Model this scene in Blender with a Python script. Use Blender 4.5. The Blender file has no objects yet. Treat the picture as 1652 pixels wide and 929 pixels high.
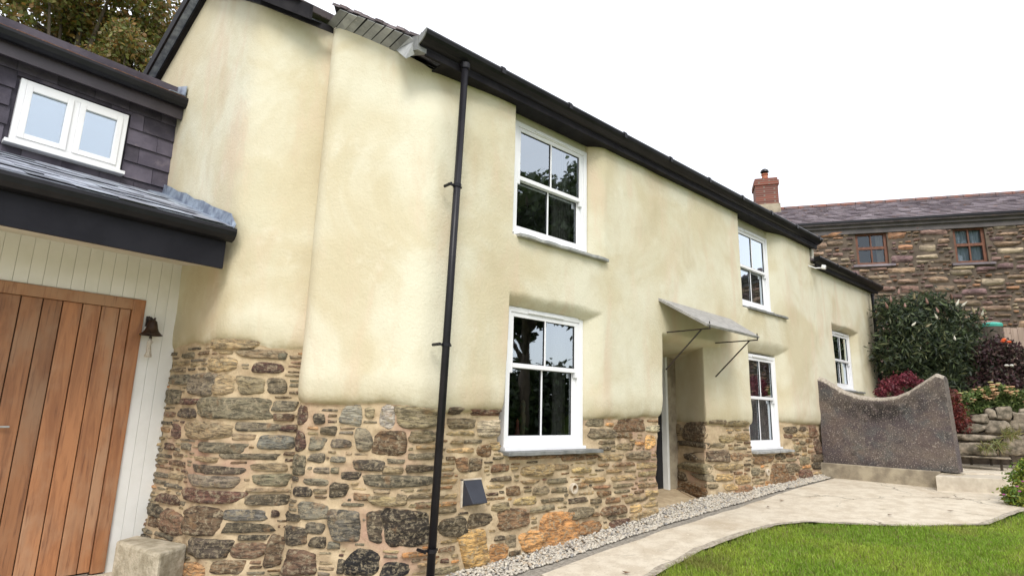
import bpy, math, random
import numpy as np
from mathutils import Matrix, Vector
random.seed(7); rs = np.random.RandomState(7)
scene = bpy.context.scene
COL = scene.collection

# ------------------------------------------------------------------ camera
FPX, CXP, CYP = 945.0, 826.0, 464.5
_up = np.array([119, 4514, -945.0]); _up /= np.linalg.norm(_up)
_X = np.array([1074, -226, -945.0]); _X -= _up * _X.dot(_up); _X /= np.linalg.norm(_X)
_Y = np.cross(_up, _X)
R = np.array([_X, _Y, _up])
CAM = np.array([-3.03006912, -4.29062214, 1.45])
cam_d = bpy.data.cameras.new('camera'); cam = bpy.data.objects.new('camera', cam_d); COL.objects.link(cam)
cam_d.sensor_width = 36; cam_d.lens = 36 * FPX / 1652; cam_d.clip_end = 1000; cam_d.clip_start = 0.05
M4 = Matrix([list(R[0]) + [CAM[0]], list(R[1]) + [CAM[1]], list(R[2]) + [CAM[2]], [0, 0, 0, 1]])
cam.matrix_world = M4
scene.camera = cam

# ------------------------------------------------------------------ world, sun, exposure
SUN_AZ = math.radians(232)      # where the sun stands (measured from +X towards +Y)
SUN_EL = math.radians(46)
w = bpy.data.worlds.new("World"); scene.world = w; w.use_nodes = True
nt = w.node_tree; nt.nodes.clear()
wo = nt.nodes.new('ShaderNodeOutputWorld')
sky = nt.nodes.new('ShaderNodeTexSky'); sky.sky_type = 'NISHITA'; sky.sun_disc = False
sky.sun_elevation = SUN_EL; sky.sun_rotation = math.radians(90) - SUN_AZ
b1 = nt.nodes.new('ShaderNodeBackground'); b1.inputs[1].default_value = 0.05
nt.links.new(sky.outputs[0], b1.inputs[0])
b2 = nt.nodes.new('ShaderNodeBackground'); b2.inputs[0].default_value = (0.985, 0.98, 1.0, 1); b2.inputs[1].default_value = 1.05
tc = nt.nodes.new('ShaderNodeTexCoord'); no = nt.nodes.new('ShaderNodeTexNoise'); no.inputs['Scale'].default_value = 1.6; no.inputs['Detail'].default_value = 5
mr = nt.nodes.new('ShaderNodeMapRange'); mr.inputs[1].default_value = .3; mr.inputs[2].default_value = .7; mr.inputs[3].default_value = .82; mr.inputs[4].default_value = 1.08
nt.links.new(tc.outputs['Generated'], no.inputs['Vector']); nt.links.new(no.outputs[0], mr.inputs[0]); nt.links.new(mr.outputs[0], b2.inputs[1])
ad = nt.nodes.new('ShaderNodeAddShader'); nt.links.new(b1.outputs[0], ad.inputs[0]); nt.links.new(b2.outputs[0], ad.inputs[1])
nt.links.new(ad.outputs[0], wo.inputs[0])
sd = bpy.data.lights.new('sun', 'SUN'); sd.energy = 1.8; sd.angle = math.radians(25); sd.color = (1.0, 0.965, 0.90)
so = bpy.data.objects.new('sun', sd); COL.objects.link(so)
sv = Vector((math.cos(SUN_EL) * math.cos(SUN_AZ), math.cos(SUN_EL) * math.sin(SUN_AZ), math.sin(SUN_EL)))
so.rotation_euler = sv.to_track_quat('Z', 'Y').to_euler(); so.location = (-8, -8, 12)
scene.view_settings.view_transform = 'Standard'; scene.view_settings.look = 'None'
scene.view_settings.gamma = 1; scene.view_settings.exposure = 0.42

# ------------------------------------------------------------------ measuring helpers
def ray(px, py): return R @ np.array([px - CXP, -(py - CYP), -FPX])
def pl(px, py, n, p0):
    r = ray(px, py); n = np.array(n, float); t = (np.array(p0, float) - CAM).dot(n) / r.dot(n); return CAM + t * r
def F(px, py, y=0.0): return pl(px, py, (0, 1, 0), (0, y, 0))
def Gd(px, py, z): return pl(px, py, (0, 0, 1), (0, 0, z))
def atd(px, py, depth): return CAM + ray(px, py) / FPX * depth

def vn(x, y, seed=0):
    x = np.asarray(x, float); y = np.asarray(y, float)
    xi = np.floor(x).astype(np.int64); yi = np.floor(y).astype(np.int64); fx = x - xi; fy = y - yi
    fx = fx * fx * (3 - 2 * fx); fy = fy * fy * (3 - 2 * fy)
    def h(a, b):
        n = (a * 374761393 + b * 668265263 + seed * 1442695041) & 0x7fffffff
        n = ((n ^ (n >> 13)) * 1274126177) & 0x7fffffff
        return ((n ^ (n >> 16)) & 0xffff) / 65535.0
    return (h(xi, yi) * (1 - fx) + h(xi + 1, yi) * fx) * (1 - fy) + (h(xi, yi + 1) * (1 - fx) + h(xi + 1, yi + 1) * fx) * fy
def fbm(x, y, seed=0, o=3):
    s = 0; a = .5
    for i in range(o): s = s + a * (vn(np.asarray(x) * 2 ** i, np.asarray(y) * 2 ** i, seed + i) - .5) * 2; a *= .5
    return s
def sst(e0, e1, x):
    t = np.clip((x - e0) / (e1 - e0), 0, 1); return t * t * (3 - 2 * t)

# ------------------------------------------------------------------ scene graph helpers
def tag(o, label=None, cat=None, group=None, kind=None):
    if label: o['label'] = label
    if cat: o['category'] = cat
    if group: o['group'] = group
    if kind: o['kind'] = kind
    return o
def empty(name, loc, label, cat, group=None, rz=0):
    o = bpy.data.objects.new(name, None); COL.objects.link(o); o.location = Vector([float(c) for c in loc]); o.rotation_euler.z = rz
    o.empty_display_size = .1
    return tag(o, label, cat, group)
def link(name, me, parent=None):
    o = bpy.data.objects.new(name, me); COL.objects.link(o)
    if parent is not None:
        o.parent = parent
        # geometry is written in world coordinates: cancel the parents' offsets
        m = Matrix.Identity(4); p = parent
        while p is not None:
            m = Matrix.LocRotScale(p.location, p.rotation_euler, p.scale) @ m if p.parent is None else m
            p = p.parent
        if parent.parent is None: o.matrix_basis = Matrix.LocRotScale(parent.location, parent.rotation_euler, parent.scale).inverted()
    return o
class MB:
    def __init__(s): s.v = []; s.f = []; s.c = []; s.cc = None
    def add(s, vs, fs, col=None):
        b = len(s.v); s.v.extend([tuple(map(float, p)) for p in vs]); s.f.extend([tuple(i + b for i in q) for q in fs])
        if col is not None: s.c.extend([col] * len(vs))
        return s
    def box(s, a, b, col=None):
        (x0, y0, z0), (x1, y1, z1) = a, b
        return s.add([(x0, y0, z0), (x1, y0, z0), (x1, y1, z0), (x0, y1, z0), (x0, y0, z1), (x1, y0, z1), (x1, y1, z1), (x0, y1, z1)],
                     [(0, 3, 2, 1), (4, 5, 6, 7), (0, 1, 5, 4), (1, 2, 6, 5), (2, 3, 7, 6), (3, 0, 4, 7)], col)
    def obox(s, o, ax, ay, az, col=None):
        o, ax, ay, az = [np.array(q, float) for q in (o, ax, ay, az)]
        vs = [o, o + ax, o + ax + ay, o + ay, o + az, o + ax + az, o + ax + ay + az, o + ay + az]
        return s.add(vs, [(0, 3, 2, 1), (4, 5, 6, 7), (0, 1, 5, 4), (1, 2, 6, 5), (2, 3, 7, 6), (3, 0, 4, 7)], col)
    def slab(s, c, th, col=None):
        c = [np.array(q, float) for q in c]
        n = np.cross(c[1] - c[0], c[-1] - c[0]); n /= np.linalg.norm(n) + 1e-12
        k = len(c); lo = [q - n * th for q in c]
        fs = [tuple(range(k)), tuple(reversed(range(k, 2 * k)))] + [(i, i + k, (i + 1) % k + k, (i + 1) % k) for i in range(k)]
        return s.add(c + lo, fs, col)
    def prism(s, poly, d, col=None):
        poly = [np.array(q, float) for q in poly]; d = np.array(d, float); k = len(poly)
        fs = [tuple(reversed(range(k))), tuple(range(k, 2 * k))] + [(i, (i + 1) % k, (i + 1) % k + k, i + k) for i in range(k)]
        return s.add(poly + [q + d for q in poly], fs, col)
    def tube(s, pts, r, n=10, cap=True, col=None):
        pts = [np.array(p, float) for p in pts]; rr = r if isinstance(r, (list, tuple)) else [r] * len(pts)
        vs = []; fs = []
        for i, p in enumerate(pts):
            t = pts[min(i + 1, len(pts) - 1)] - pts[max(i - 1, 0)]; t /= np.linalg.norm(t) + 1e-12
            a = np.cross(t, (0, 0, 1.0)) if abs(t[2]) < .95 else np.cross(t, (0, 1.0, 0)); a /= np.linalg.norm(a); b = np.cross(t, a)
            for k in range(n):
                an = 2 * math.pi * k / n; vs.append(p + rr[i] * (a * math.cos(an) + b * math.sin(an)))
        for i in range(len(pts) - 1):
            for k in range(n): fs.append((i * n + k, i * n + (k + 1) % n, (i + 1) * n + (k + 1) % n, (i + 1) * n + k))
        if cap: fs.append(tuple(reversed(range(n)))); fs.append(tuple(range((len(pts) - 1) * n, len(pts) * n)))
        return s.add(vs, fs, col)
    def lathe(s, o, prof, n=24, col=None):
        vs = []; fs = []
        for (r, z) in prof:
            for k in range(n): a = 2 * math.pi * k / n; vs.append((o[0] + r * math.cos(a), o[1] + r * math.sin(a), o[2] + z))
        for i in range(len(prof) - 1):
            for k in range(n): fs.append((i * n + k, i * n + (k + 1) % n, (i + 1) * n + (k + 1) % n, (i + 1) * n + k))
        return s.add(vs, fs, col)
    def build(s, name, m, parent=None, smooth=False, bevel=0):
        me = bpy.data.meshes.new(name); me.from_pydata(s.v, [], s.f)
        if s.c and len(s.c) == len(s.v):
            ca = me.color_attributes.new('Col', 'FLOAT_COLOR', 'POINT')
            ca.data.foreach_set('color', np.array([(*c[:3], 1) for c in s.c], np.float32).ravel())
        me.materials.append(m)
        if smooth: me.polygons.foreach_set('use_smooth', [True] * len(me.polygons))
        me.update()
        o = link(name, me, parent)
        if bevel:
            md = o.modifiers.new('bevel', 'BEVEL'); md.width = bevel; md.segments = 2; md.limit_method = 'ANGLE'; md.angle_limit = math.radians(40)
        return o
def big_mesh(name, V, Q, m, parent=None, smooth=False, cols=None, extra=None):
    """V (n,3), Q (k,3 or 4) arrays -> object, fast"""
    V = np.ascontiguousarray(V, np.float32); Q = np.ascontiguousarray(Q, np.int32); k = Q.shape[1]
    me = bpy.data.meshes.new(name); me.vertices.add(len(V)); me.vertices.foreach_set('co', V.ravel())
    me.loops.add(Q.size); me.loops.foreach_set('vertex_index', Q.ravel())
    me.polygons.add(len(Q)); me.polygons.foreach_set('loop_start', np.arange(0, Q.size, k, dtype=np.int32))
    me.polygons.foreach_set('loop_total', np.full(len(Q), k, np.int32)) if False else None
    if smooth: me.polygons.foreach_set('use_smooth', np.ones(len(Q), bool))
    if cols is not None:
        ca = me.color_attributes.new('Col', 'FLOAT_COLOR', 'POINT')
        ca.data.foreach_set('color', np.ascontiguousarray(np.hstack([cols, np.ones((len(cols), 1))]), np.float32).ravel())
    if extra is not None:
        at = me.attributes.new('mask', 'FLOAT', 'POINT'); at.data.foreach_set('value', np.ascontiguousarray(extra, np.float32))
    me.materials.append(m); me.update(calc_edges=True); me.validate()
    return link(name, me, parent)

# ------------------------------------------------------------------ materials
class NT:
    def __init__(s, name):
        s.m = bpy.data.materials.new(name); s.m.use_nodes = True; s.t = s.m.node_tree; s.t.nodes.clear()
        s.out = s.n('ShaderNodeOutputMaterial'); s.bs = s.n('ShaderNodeBsdfPrincipled'); s.l(s.bs.outputs[0], s.out.inputs[0])
        tc = s.n('ShaderNodeTexCoord'); oi = s.n('ShaderNodeObjectInfo'); s.oi = oi
        a = s.n('ShaderNodeVectorMath'); a.operation = 'SCALE'; cmb = s.n('ShaderNodeCombineXYZ')
        for i in range(3): s.l(oi.outputs['Random'], cmb.inputs[i])
        s.l(cmb.outputs[0], a.inputs[0]); a.inputs['Scale'].default_value = 13.7
        ad = s.n('ShaderNodeVectorMath'); ad.operation = 'ADD'; s.l(tc.outputs['Object'], ad.inputs[0]); s.l(a.outputs[0], ad.inputs[1])
        s.co = ad.outputs[0]; s.raw = tc.outputs['Object']
    def n(s, k): return s.t.nodes.new(k)
    def l(s, a, b): s.t.links.new(a, b)
    def sc(s, v):
        mp = s.n('ShaderNodeMapping'); mp.inputs['Scale'].default_value = v; s.l(s.co, mp.inputs[0]); return mp.outputs[0]
    def noise(s, scale, det=4, vec=None, rough=.6, dist=0):
        q = s.n('ShaderNodeTexNoise'); q.inputs['Scale'].default_value = scale; q.inputs['Detail'].default_value = det; q.inputs['Roughness'].default_value = rough
        q.inputs['Distortion'].default_value = dist
        s.l(vec if vec is not None else s.co, q.inputs['Vector']); return q.outputs[0]
    def ramp(s, x, a, b, lo=0., hi=1.):
        q = s.n('ShaderNodeMapRange'); q.interpolation_type = 'SMOOTHSTEP'
        for i, v in enumerate((a, b, lo, hi)): q.inputs[i + 1].default_value = v
        s.l(x, q.inputs[0]); return q.outputs[0]
    def mix(s, fac, a, b, mode='MIX'):
        q = s.n('ShaderNodeMix'); q.data_type = 'RGBA'; q.blend_type = mode
        for sock, v in ((q.inputs[0], fac), (q.inputs[6], a), (q.inputs[7], b)):
            if isinstance(v, (int, float)): sock.default_value = v
            elif isinstance(v, tuple): sock.default_value = (*v, 1) if len(v) == 3 else v
            else: s.l(v, sock)
        return q.outputs[2]
    def math(s, op, a, b=0.):
        q = s.n('ShaderNodeMath'); q.operation = op
        for i, v in enumerate((a, b)):
            if isinstance(v, (int, float)): q.inputs[i].default_value = v
            else: s.l(v, q.inputs[i])
        return q.outputs[0]
    def attr(s, name, fac=False):
        q = s.n('ShaderNodeAttribute'); q.attribute_name = name; return q.outputs['Fac' if fac else 'Color']
    def bump(s, h, strength, dist=.01):
        q = s.n('ShaderNodeBump'); q.inputs['Strength'].default_value = strength; q.inputs['Distance'].default_value = dist
        s.l(h, q.inputs['Height']); s.l(q.outputs[0], s.bs.inputs['Normal']); return q
    def col(s, c): s.l(c, s.bs.inputs['Base Color']) if not isinstance(c, tuple) else setattr(s.bs.inputs['Base Color'], 'default_value', (*c, 1))
    def rough(s, r):
        if isinstance(r, (int, float)): s.bs.inputs['Roughness'].default_value = r
        else: s.l(r, s.bs.inputs['Roughness'])
        return s
def simple(name, c1, c2=None, scale=6, rough=.6, bscale=40, bs=.3, stretch=(1, 1, 1), spread=(.35, .65), rnd=0.0, metal=0, det=5, bdist=.005, spec=.5):
    t = NT(name); c2 = c2 or tuple(x * .8 for x in c1); v = t.sc(stretch)
    c = t.mix(t.ramp(t.noise(scale, det, v), *spread), c1, c2)
    if rnd:
        g = t.ramp(t.oi.outputs['Random'], 0, 1, 1 - rnd, 1 + rnd); t.n
        cmb = t.n('ShaderNodeCombineColor'); [t.l(g, cmb.inputs[i]) for i in range(3)]
        c = t.mix(1.0, c, cmb.outputs[0], 'MULTIPLY')
    t.col(c); t.rough(rough); t.bs.inputs['Metallic'].default_value = metal; t.bs.inputs['Specular IOR Level'].default_value = spec
    if bs: t.bump(t.noise(bscale, 5, v), bs, bdist)
    return t.m

# lime plaster over stone / lime mortar, mixed by the 'mask' attribute of the wall
t = NT('lime_plaster_and_mortar')
blot = t.noise(.9, 5, None, .55, .6); vert = t.noise(1.3, 5, t.sc((1.6, 1.6, .45)), .6, .4)
c = t.mix(t.ramp(blot, .36, .62), (.555, .49, .335), (.645, .61, .475))
c = t.mix(t.ramp(t.noise(1.1, 4, t.sc((1.2, 1.2, .7)), .6), .52, .76, 0, .45), c, (.58, .56, .42))
c = t.mix(t.math('MULTIPLY', t.ramp(vert, .48, .70), .7), c, (.60, .475, .345))
c = t.mix(t.math('MULTIPLY', t.ramp(t.noise(2.6, 6, None, .7), .55, .8), .55), c, (.72, .69, .57))
c = t.mix(t.math('MULTIPLY', t.ramp(t.noise(1.7, 3, t.sc((1, 1, .5))), .52, .74), .5), c, (.48, .40, .255))
c = t.mix(t.math('MULTIPLY', t.ramp(t.noise(45, 3), .6, .8), .12), c, (.40, .33, .22))
stain = t.attr('stain', True)
c = t.mix(t.math('MULTIPLY', stain, t.ramp(t.noise(3.5, 5), .3, .62, .35, 1.)), c, (.33, .27, .14))
mo = t.mix(t.ramp(t.noise(7, 5), .35, .65), (.40, .30, .185), (.54, .425, .27))
mo = t.mix(t.ramp(t.noise(1.2, 3), .5, .7), mo, (.42, .27, .19))
mo = t.mix(t.ramp(t.noise(70, 3), .55, .75, 0, .5), mo, (.20, .145, .095))
mk = t.ramp(t.attr('mask', True), .45, .55)
t.col(t.mix(mk, mo, c)); t.rough(.92)
hb = t.mix(mk, t.mix(.5, t.noise(22, 7, None, .75), t.noise(70, 4)), t.mix(.35, t.noise(3.5, 5), t.noise(38, 6)))
bp = t.bump(hb, .7, .02); M_WALL = t.m

t = NT('rubble_stone')
base = t.attr('Col'); lam = t.noise(9, 6, t.sc((1, 1, 5)), .7, .6); n2 = t.noise(24, 5, None, .7)
c = t.mix(t.ramp(lam, .38, .62), t.mix(1., base, (1.45, 1.38, 1.25), 'MULTIPLY'), t.mix(1., base, (.38, .36, .34), 'MULTIPLY'))
c = t.mix(t.ramp(n2, .50, .66, 0, .8), c, (.40, .33, .215))
c = t.mix(t.ramp(t.noise(14, 6, t.sc((1, 1, 3)), .75), .52, .64, 0, .75), c, (.31, .255, .165))
c = t.mix(t.ramp(t.noise(7, 4), .58, .75, 0, .6), c, (.30, .165, .075))
c = t.mix(t.ramp(t.noise(60, 3), .62, .78, 0, .5), c, (.46, .43, .36))
c = t.mix(t.ramp(t.noise(40, 3, t.sc((1, 1, 2))), .58, .7, 0, .6), c, (.03, .026, .022))
t.col(c); t.rough(.85); t.bump(t.mix(.5, lam, t.noise(40, 6, t.sc((1, 1, 2)), .75)), 1.0, .035); M_STONE = t.m

t = NT('neighbour_stone')
base = t.attr('Col'); lam = t.noise(3.5, 5, t.sc((1, 1, 4)), .7, .5)
c = t.mix(t.ramp(lam, .38, .62), t.mix(1., base, (1.35, 1.3, 1.25), 'MULTIPLY'), t.mix(1., base, (.5, .47, .47), 'MULTIPLY'))
c = t.mix(t.ramp(t.noise(8, 4), .58, .72, 0, .5), c, (.40, .35, .27)); t.col(c); t.rough(.9); t.bump(lam, .9, .05); M_NSTONE = t.m

def slate_mat(name, c1, c2, c3, scale=7):
    t = NT(name); v = t.sc((1, 1, 1)); c = t.mix(t.ramp(t.noise(scale, 5, v), .35, .65), c1, c2)
    c = t.mix(t.ramp(t.noise(scale * 2.3, 5), .56, .75, 0, .7), c, c3)
    g = t.ramp(t.oi.outputs['Random'], 0, 1, .72, 1.3); cm = t.n('ShaderNodeCombineColor'); [t.l(g, cm.inputs[i]) for i in range(3)]
    c = t.mix(1., c, cm.outputs[0], 'MULTIPLY'); t.col(c); t.rough(t.ramp(t.noise(9, 3), .3, .7, .6, .8)); t.bs.inputs['Specular IOR Level'].default_value = .3; t.bump(t.noise(26, 6, t.sc((1, 1, 2.5))), .4, .006); return t.m
M_HUNG = slate_mat('hung_slate', (.06, .052, .072), (.105, .092, .12), (.14, .12, .14), 3)
M_ROOFSL = slate_mat('roof_slate', (.17, .175, .215), (.30, .33, .385), (.42, .43, .44), 4)
M_VERGE = slate_mat('verge_slate', (.21, .215, .215), (.30, .305, .30), (.38, .38, .36), 6)
M_OLDSL = slate_mat('weathered_slate', (.14, .115, .13), (.24, .205, .22), (.25, .14, .09), 2)
M_SILL = slate_mat('sill_slate', (.20, .205, .20), (.30, .30, .285), (.42, .40, .35), 9)
M_LEAD = simple('lead', (.17, .20, .27), (.36, .42, .50), 9, .5, 30, .3, metal=.35)
M_BLACK = simple('black_plastic', (.008, .008, .010), (.014, .013, .016), 4, .35, 60, .04, spec=.25)
M_FASCIA = simple('black_fascia', (.010, .009, .011), (.02, .018, .02), 5, .6, 30, .1, spec=.12)
M_IRON = simple('black_iron', (.014, .012, .012), (.04, .025, .018), 30, .55, 80, .3)
M_WHITE = simple('white_paint', (.80, .80, .77), (.74, .74, .70), 3, .35, 60, .03)
M_UPVC = simple('white_frame', (.82, .82, .83), (.78, .78, .80), 3, .3, 60, .02)
M_CREAM = simple('cream_board', (.64, .60, .49), (.58, .54, .43), 3, .6, 30, .08)
M_SOFFIT = simple('soffit_board', (.62, .58, .50), (.54, .50, .42), 2, .7, 20, .05)
t = NT('concrete')
c = t.mix(t.ramp(t.noise(5, 10, None, .72), .38, .64), (.66, .59, .475), (.52, .445, .34))
c = t.mix(t.ramp(t.noise(1.1, 6, None, .65, .5), .50, .68, 0, .6), c, (.46, .37, .26))
c = t.mix(t.ramp(t.noise(42, 5, None, .7), .56, .70, 0, .6), c, (.30, .24, .17))
c = t.mix(t.ramp(t.noise(20, 4), .62, .74, 0, .7), c, (.80, .75, .64))
vo = t.n('ShaderNodeTexVoronoi'); vo.feature = 'DISTANCE_TO_EDGE'; vo.inputs['Scale'].default_value = .55
dn = t.n('ShaderNodeTexNoise'); dn.inputs['Scale'].default_value = 3; dn.inputs['Detail'].default_value = 6; t.l(t.co, dn.inputs['Vector'])
va = t.n('ShaderNodeVectorMath'); va.operation = 'MULTIPLY_ADD'; t.l(dn.outputs['Color'], va.inputs[0]); va.inputs[1].default_value = (.5, .5, .5); t.l(t.co, va.inputs[2]); t.l(va.outputs[0], vo.inputs['Vector'])
crk = t.ramp(vo.outputs['Distance'], .0, .010, 1., 0.)
c = t.mix(t.math('MULTIPLY', crk, t.ramp(t.noise(1.4, 3), .45, .6)), c, (.16, .13, .09))
t.col(c); t.rough(.95); t.bump(t.mix(.5, t.noise(35, 8, None, .75), t.noise(6, 6)), .9, .02); M_CONC = t.m
M_PLINTH = simple('plinth_concrete', (.42, .36, .26), (.24, .20, .145), 5, .95, 40, .8, det=8, bdist=.01)
M_PIPEW = simple('pale_mortar_ring', (.62, .55, .44), (.5, .42, .32), 20, .8, 60, .4)
M_DARK = simple('dark_room', (.05, .045, .04), (.03, .03, .03), 2, .9, 10, 0)
M_CURT = simple('curtain', (.30, .28, .25), (.2, .18, .165), 30, .9, 60, .2, stretch=(3, 3, .2))
M_NCURT = simple('blue_curtain', (.50, .56, .60), (.36, .42, .47), 12, .9, 60, .2, stretch=(3, 3, .2))
M_TIMBERW = simple('brown_window_timber', (.19, .07, .034), (.12, .045, .022), 9, .6, 40, .2, stretch=(2, 2, .5))
M_BARK = simple('bark', (.10, .075, .05), (.05, .038, .026), 9, .95, 30, .8, stretch=(1, 1, .3))
M_ROPE = simple('rope', (.55, .50, .42), (.40, .35, .28), 90, .9, 120, .5)
M_BRONZE = simple('dark_bronze', (.035, .022, .018), (.07, .045, .03), 14, .45, 60, .2, metal=.6)
M_STEEL = simple('steel', (.5, .5, .5), (.4, .4, .4), 8, .3, 60, .05, metal=1)
M_TERRA = simple('terracotta', (.42, .15, .08), (.30, .10, .055), 12, .8, 50, .3)
M_RIDGE = simple('ridge_tile', (.26, .12, .09), (.15, .12, .12), 5, .85, 50, .4)
M_SOIL = simple('soil', (.07, .05, .035), (.12, .09, .06), 8, 1, 30, .8)
M_FENCE = simple('fence_board', (.44, .33, .27), (.34, .25, .20), 6, .9, 30, .3, stretch=(2, 2, .3))
M_TURQ = simple('turquoise_plastic', (.05, .38, .30), (.08, .45, .36), 3, .5, 30, .05)

t = NT('cedar_planks')
g = t.noise(11, 7, t.sc((1, 1, .10)), .68, 1.2); g2 = t.noise(45, 4, t.sc((1, 1, .06)), .6)
c = t.mix(t.ramp(g, .36, .64), (.36, .16, .068), (.24, .10, .042))
c = t.mix(t.ramp(t.noise(2.2, 5, t.sc((1, 1, .6))), .42, .68, 0, .8), c, (.36, .215, .125))
c = t.mix(t.ramp(g2, .55, .72, 0, .55), c, (.10, .035, .018))
gg = t.ramp(t.oi.outputs['Random'], 0, 1, .82, 1.2); cm = t.n('ShaderNodeCombineColor'); [t.l(gg, cm.inputs[i]) for i in range(3)]
c = t.mix(1., c, cm.outputs[0], 'MULTIPLY'); t.col(c); t.rough(.55); t.bump(g2, .35, .004); M_CEDAR = t.m

# roughcast render of the garden wall: dark stippled with lilac, grey and moss
t = NT('roughcast')
c = t.mix(t.ramp(t.noise(2.0, 6, None, .6, .5), .4, .62), (.17, .14, .12), (.10, .078, .082))
c = t.mix(t.ramp(t.noise(3.2, 5), .5, .7, 0, .6), c, (.13, .145, .14))
c = t.mix(t.ramp(t.noise(75, 3), .5, .62, 0, .75), c, (.045, .036, .036))
c = t.mix(t.ramp(t.noise(1.6, 4, t.sc((1, 1, 1.2)), .6, .8), .45, .7, 0, .45), c, (.21, .155, .12))
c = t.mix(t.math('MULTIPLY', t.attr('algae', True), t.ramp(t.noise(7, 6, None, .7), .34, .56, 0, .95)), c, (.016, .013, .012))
c = t.mix(t.ramp(t.noise(48, 3, t.sc((1.3, 1, 1))), .58, .66, 0, .8), c, (.42, .36, .31))
c = t.mix(t.ramp(t.noise(5, 4, t.sc((1, 1, 1.4))), .58, .70, 0, .7), c, (.05, .04, .034))
c = t.mix(t.ramp(t.math('ADD', t.attr('mask', True), t.math('MULTIPLY', t.math('SUBTRACT', t.noise(18, 4), .5), 1.6)), 0.5, .95), c, t.mix(t.ramp(t.noise(30, 4), .4, .6), (.46, .40, .33), (.30, .26, .21)))
t.col(c); t.rough(.95); t.bump(t.noise(70, 3), .8, .02); M_ROUGH = t.m

t = NT('red_brick')
bt = t.n('ShaderNodeTexBrick'); bt.inputs['Scale'].default_value = 1; bt.inputs['Brick Width'].default_value = .23; bt.inputs['Row Height'].default_value = .078
bt.inputs['Mortar Size'].default_value = .01; bt.inputs['Color1'].default_value = (.24, .07, .045, 1); bt.inputs['Color2'].default_value = (.13, .045, .035, 1); bt.inputs['Mortar'].default_value = (.20, .15, .12, 1)
sx = t.n('ShaderNodeSeparateXYZ'); t.l(t.raw, sx.inputs[0]); cb = t.n('ShaderNodeCombineXYZ'); t.l(t.math('ADD', sx.outputs[0], sx.outputs[1]), cb.inputs[0]); t.l(sx.outputs[2], cb.inputs[1]); t.l(cb.outputs[0], bt.inputs[0])
t.col(bt.outputs[0]); t.rough(.9); M_BRICK = t.m

t = NT('window_glass')
tr = t.n('ShaderNodeBsdfTransparent'); tr.inputs[0].default_value = (.80, .84, .86, 1)
gl = t.n('ShaderNodeBsdfGlossy'); gl.inputs['Roughness'].default_value = .015; gl.inputs[0].default_value = (.86, .94, 1, 1)
fr = t.n('ShaderNodeFresnel'); fr.inputs[0].default_value = 1.75
fa = t.math('MINIMUM', t.math('ADD', t.math('MULTIPLY', fr.outputs[0], 3.2), .10), .95)
mx = t.n('ShaderNodeMixShader'); t.l(fa, mx.inputs[0]); t.l(tr.outputs[0], mx.inputs[1]); t.l(gl.outputs[0], mx.inputs[2]); t.l(mx.outputs[0], t.out.inputs[0])
bq = t.n('ShaderNodeBump'); bq.inputs['Strength'].default_value = .02; bq.inputs['Distance'].default_value = .05; t.l(t.noise(2.5, 2), bq.inputs['Height']); t.l(bq.outputs[0], gl.inputs['Normal'])
M_GLASS = t.m

M_GLASS2 = M_GLASS.copy(); M_GLASS2.name = 'old_window_glass'
for nd_ in M_GLASS2.node_tree.nodes:
    if nd_.type == 'MATH' and nd_.operation == 'MULTIPLY': nd_.inputs[1].default_value = .9
    if nd_.type == 'MATH' and nd_.operation == 'ADD': nd_.inputs[1].default_value = .0
def leaf_mat(name, trans=.3, rough=.55):
    t = NT(name); a = t.attr('Col'); t.col(t.mix(t.ramp(t.noise(3, 2), .3, .7, 0, .35), a, t.mix(1., a, (.55, .6, .5), 'MULTIPLY'))); t.rough(rough)
    td = t.n('ShaderNodeBsdfTranslucent'); t.l(a, td.inputs[0]); mx = t.n('ShaderNodeMixShader'); mx.inputs[0].default_value = trans
    t.l(t.bs.outputs[0], mx.inputs[1]); t.l(td.outputs[0], mx.inputs[2]); t.l(mx.outputs[0], t.out.inputs[0]); return t.m
M_LEAF = leaf_mat('leaf'); M_GRASS = leaf_mat('grass_blade', .35, .6); 
t = NT('pebble'); t.col(t.mix(t.ramp(t.noise(30, 4), .4, .7, 0, .4), t.attr('Col'), (.3, .28, .26))); t.rough(.8); M_PEB = t.m
t = NT('turf'); c = t.mix(t.ramp(t.noise(2.5, 6), .35, .65), (.10, .16, .025), (.16, .21, .045)); c = t.mix(t.ramp(t.noise(9, 5), .55, .75, 0, .5), c, (.16, .13, .05)); t.col(c); t.rough(1.); t.bump(t.noise(70, 4), 1, .02); M_TURF = t.m

# ------------------------------------------------------------------ terrain
def zg(x, y=0.0):
    x = np.asarray(x, float); y = np.asarray(y, float)
    b = np.interp(x, [-6, -1.6, 0, 3.2, 6, 8.3, 12, 40], [-.12, -.10, 0.0, .23, .37, .44, .5, .9])
    bank = sst(12.75, 13.1, x + 0.10 * y) * 1.0
    return b + bank
def axis(pts):
    out = []
    for a, b, s in pts: out += list(np.arange(a, b, s))
    return np.array(out + [pts[-1][1]])
xs = axis([(-120, -20, 20), (-20, -4, 2), (-4, 16, .25), (16, 30, 2), (30, 180, 25)]); ys = axis([(-150, -20, 20), (-20, -6, 1.5), (-6, 4, .4), (4, 20, 4), (20, 200, 30)])
XX, YY = np.meshgrid(xs, ys, indexing='ij'); ZZ = zg(XX, YY) - .03
nx, ny = XX.shape; idx = np.arange(nx * ny).reshape(nx, ny)
Q = np.stack([idx[:-1, :-1], idx[1:, :-1], idx[1:, 1:], idx[:-1, 1:]], -1).reshape(-1, 4)
o = big_mesh('ground', np.stack([XX, YY, ZZ], -1).reshape(-1, 3), Q, M_TURF, smooth=True); tag(o, kind='structure')

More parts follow.
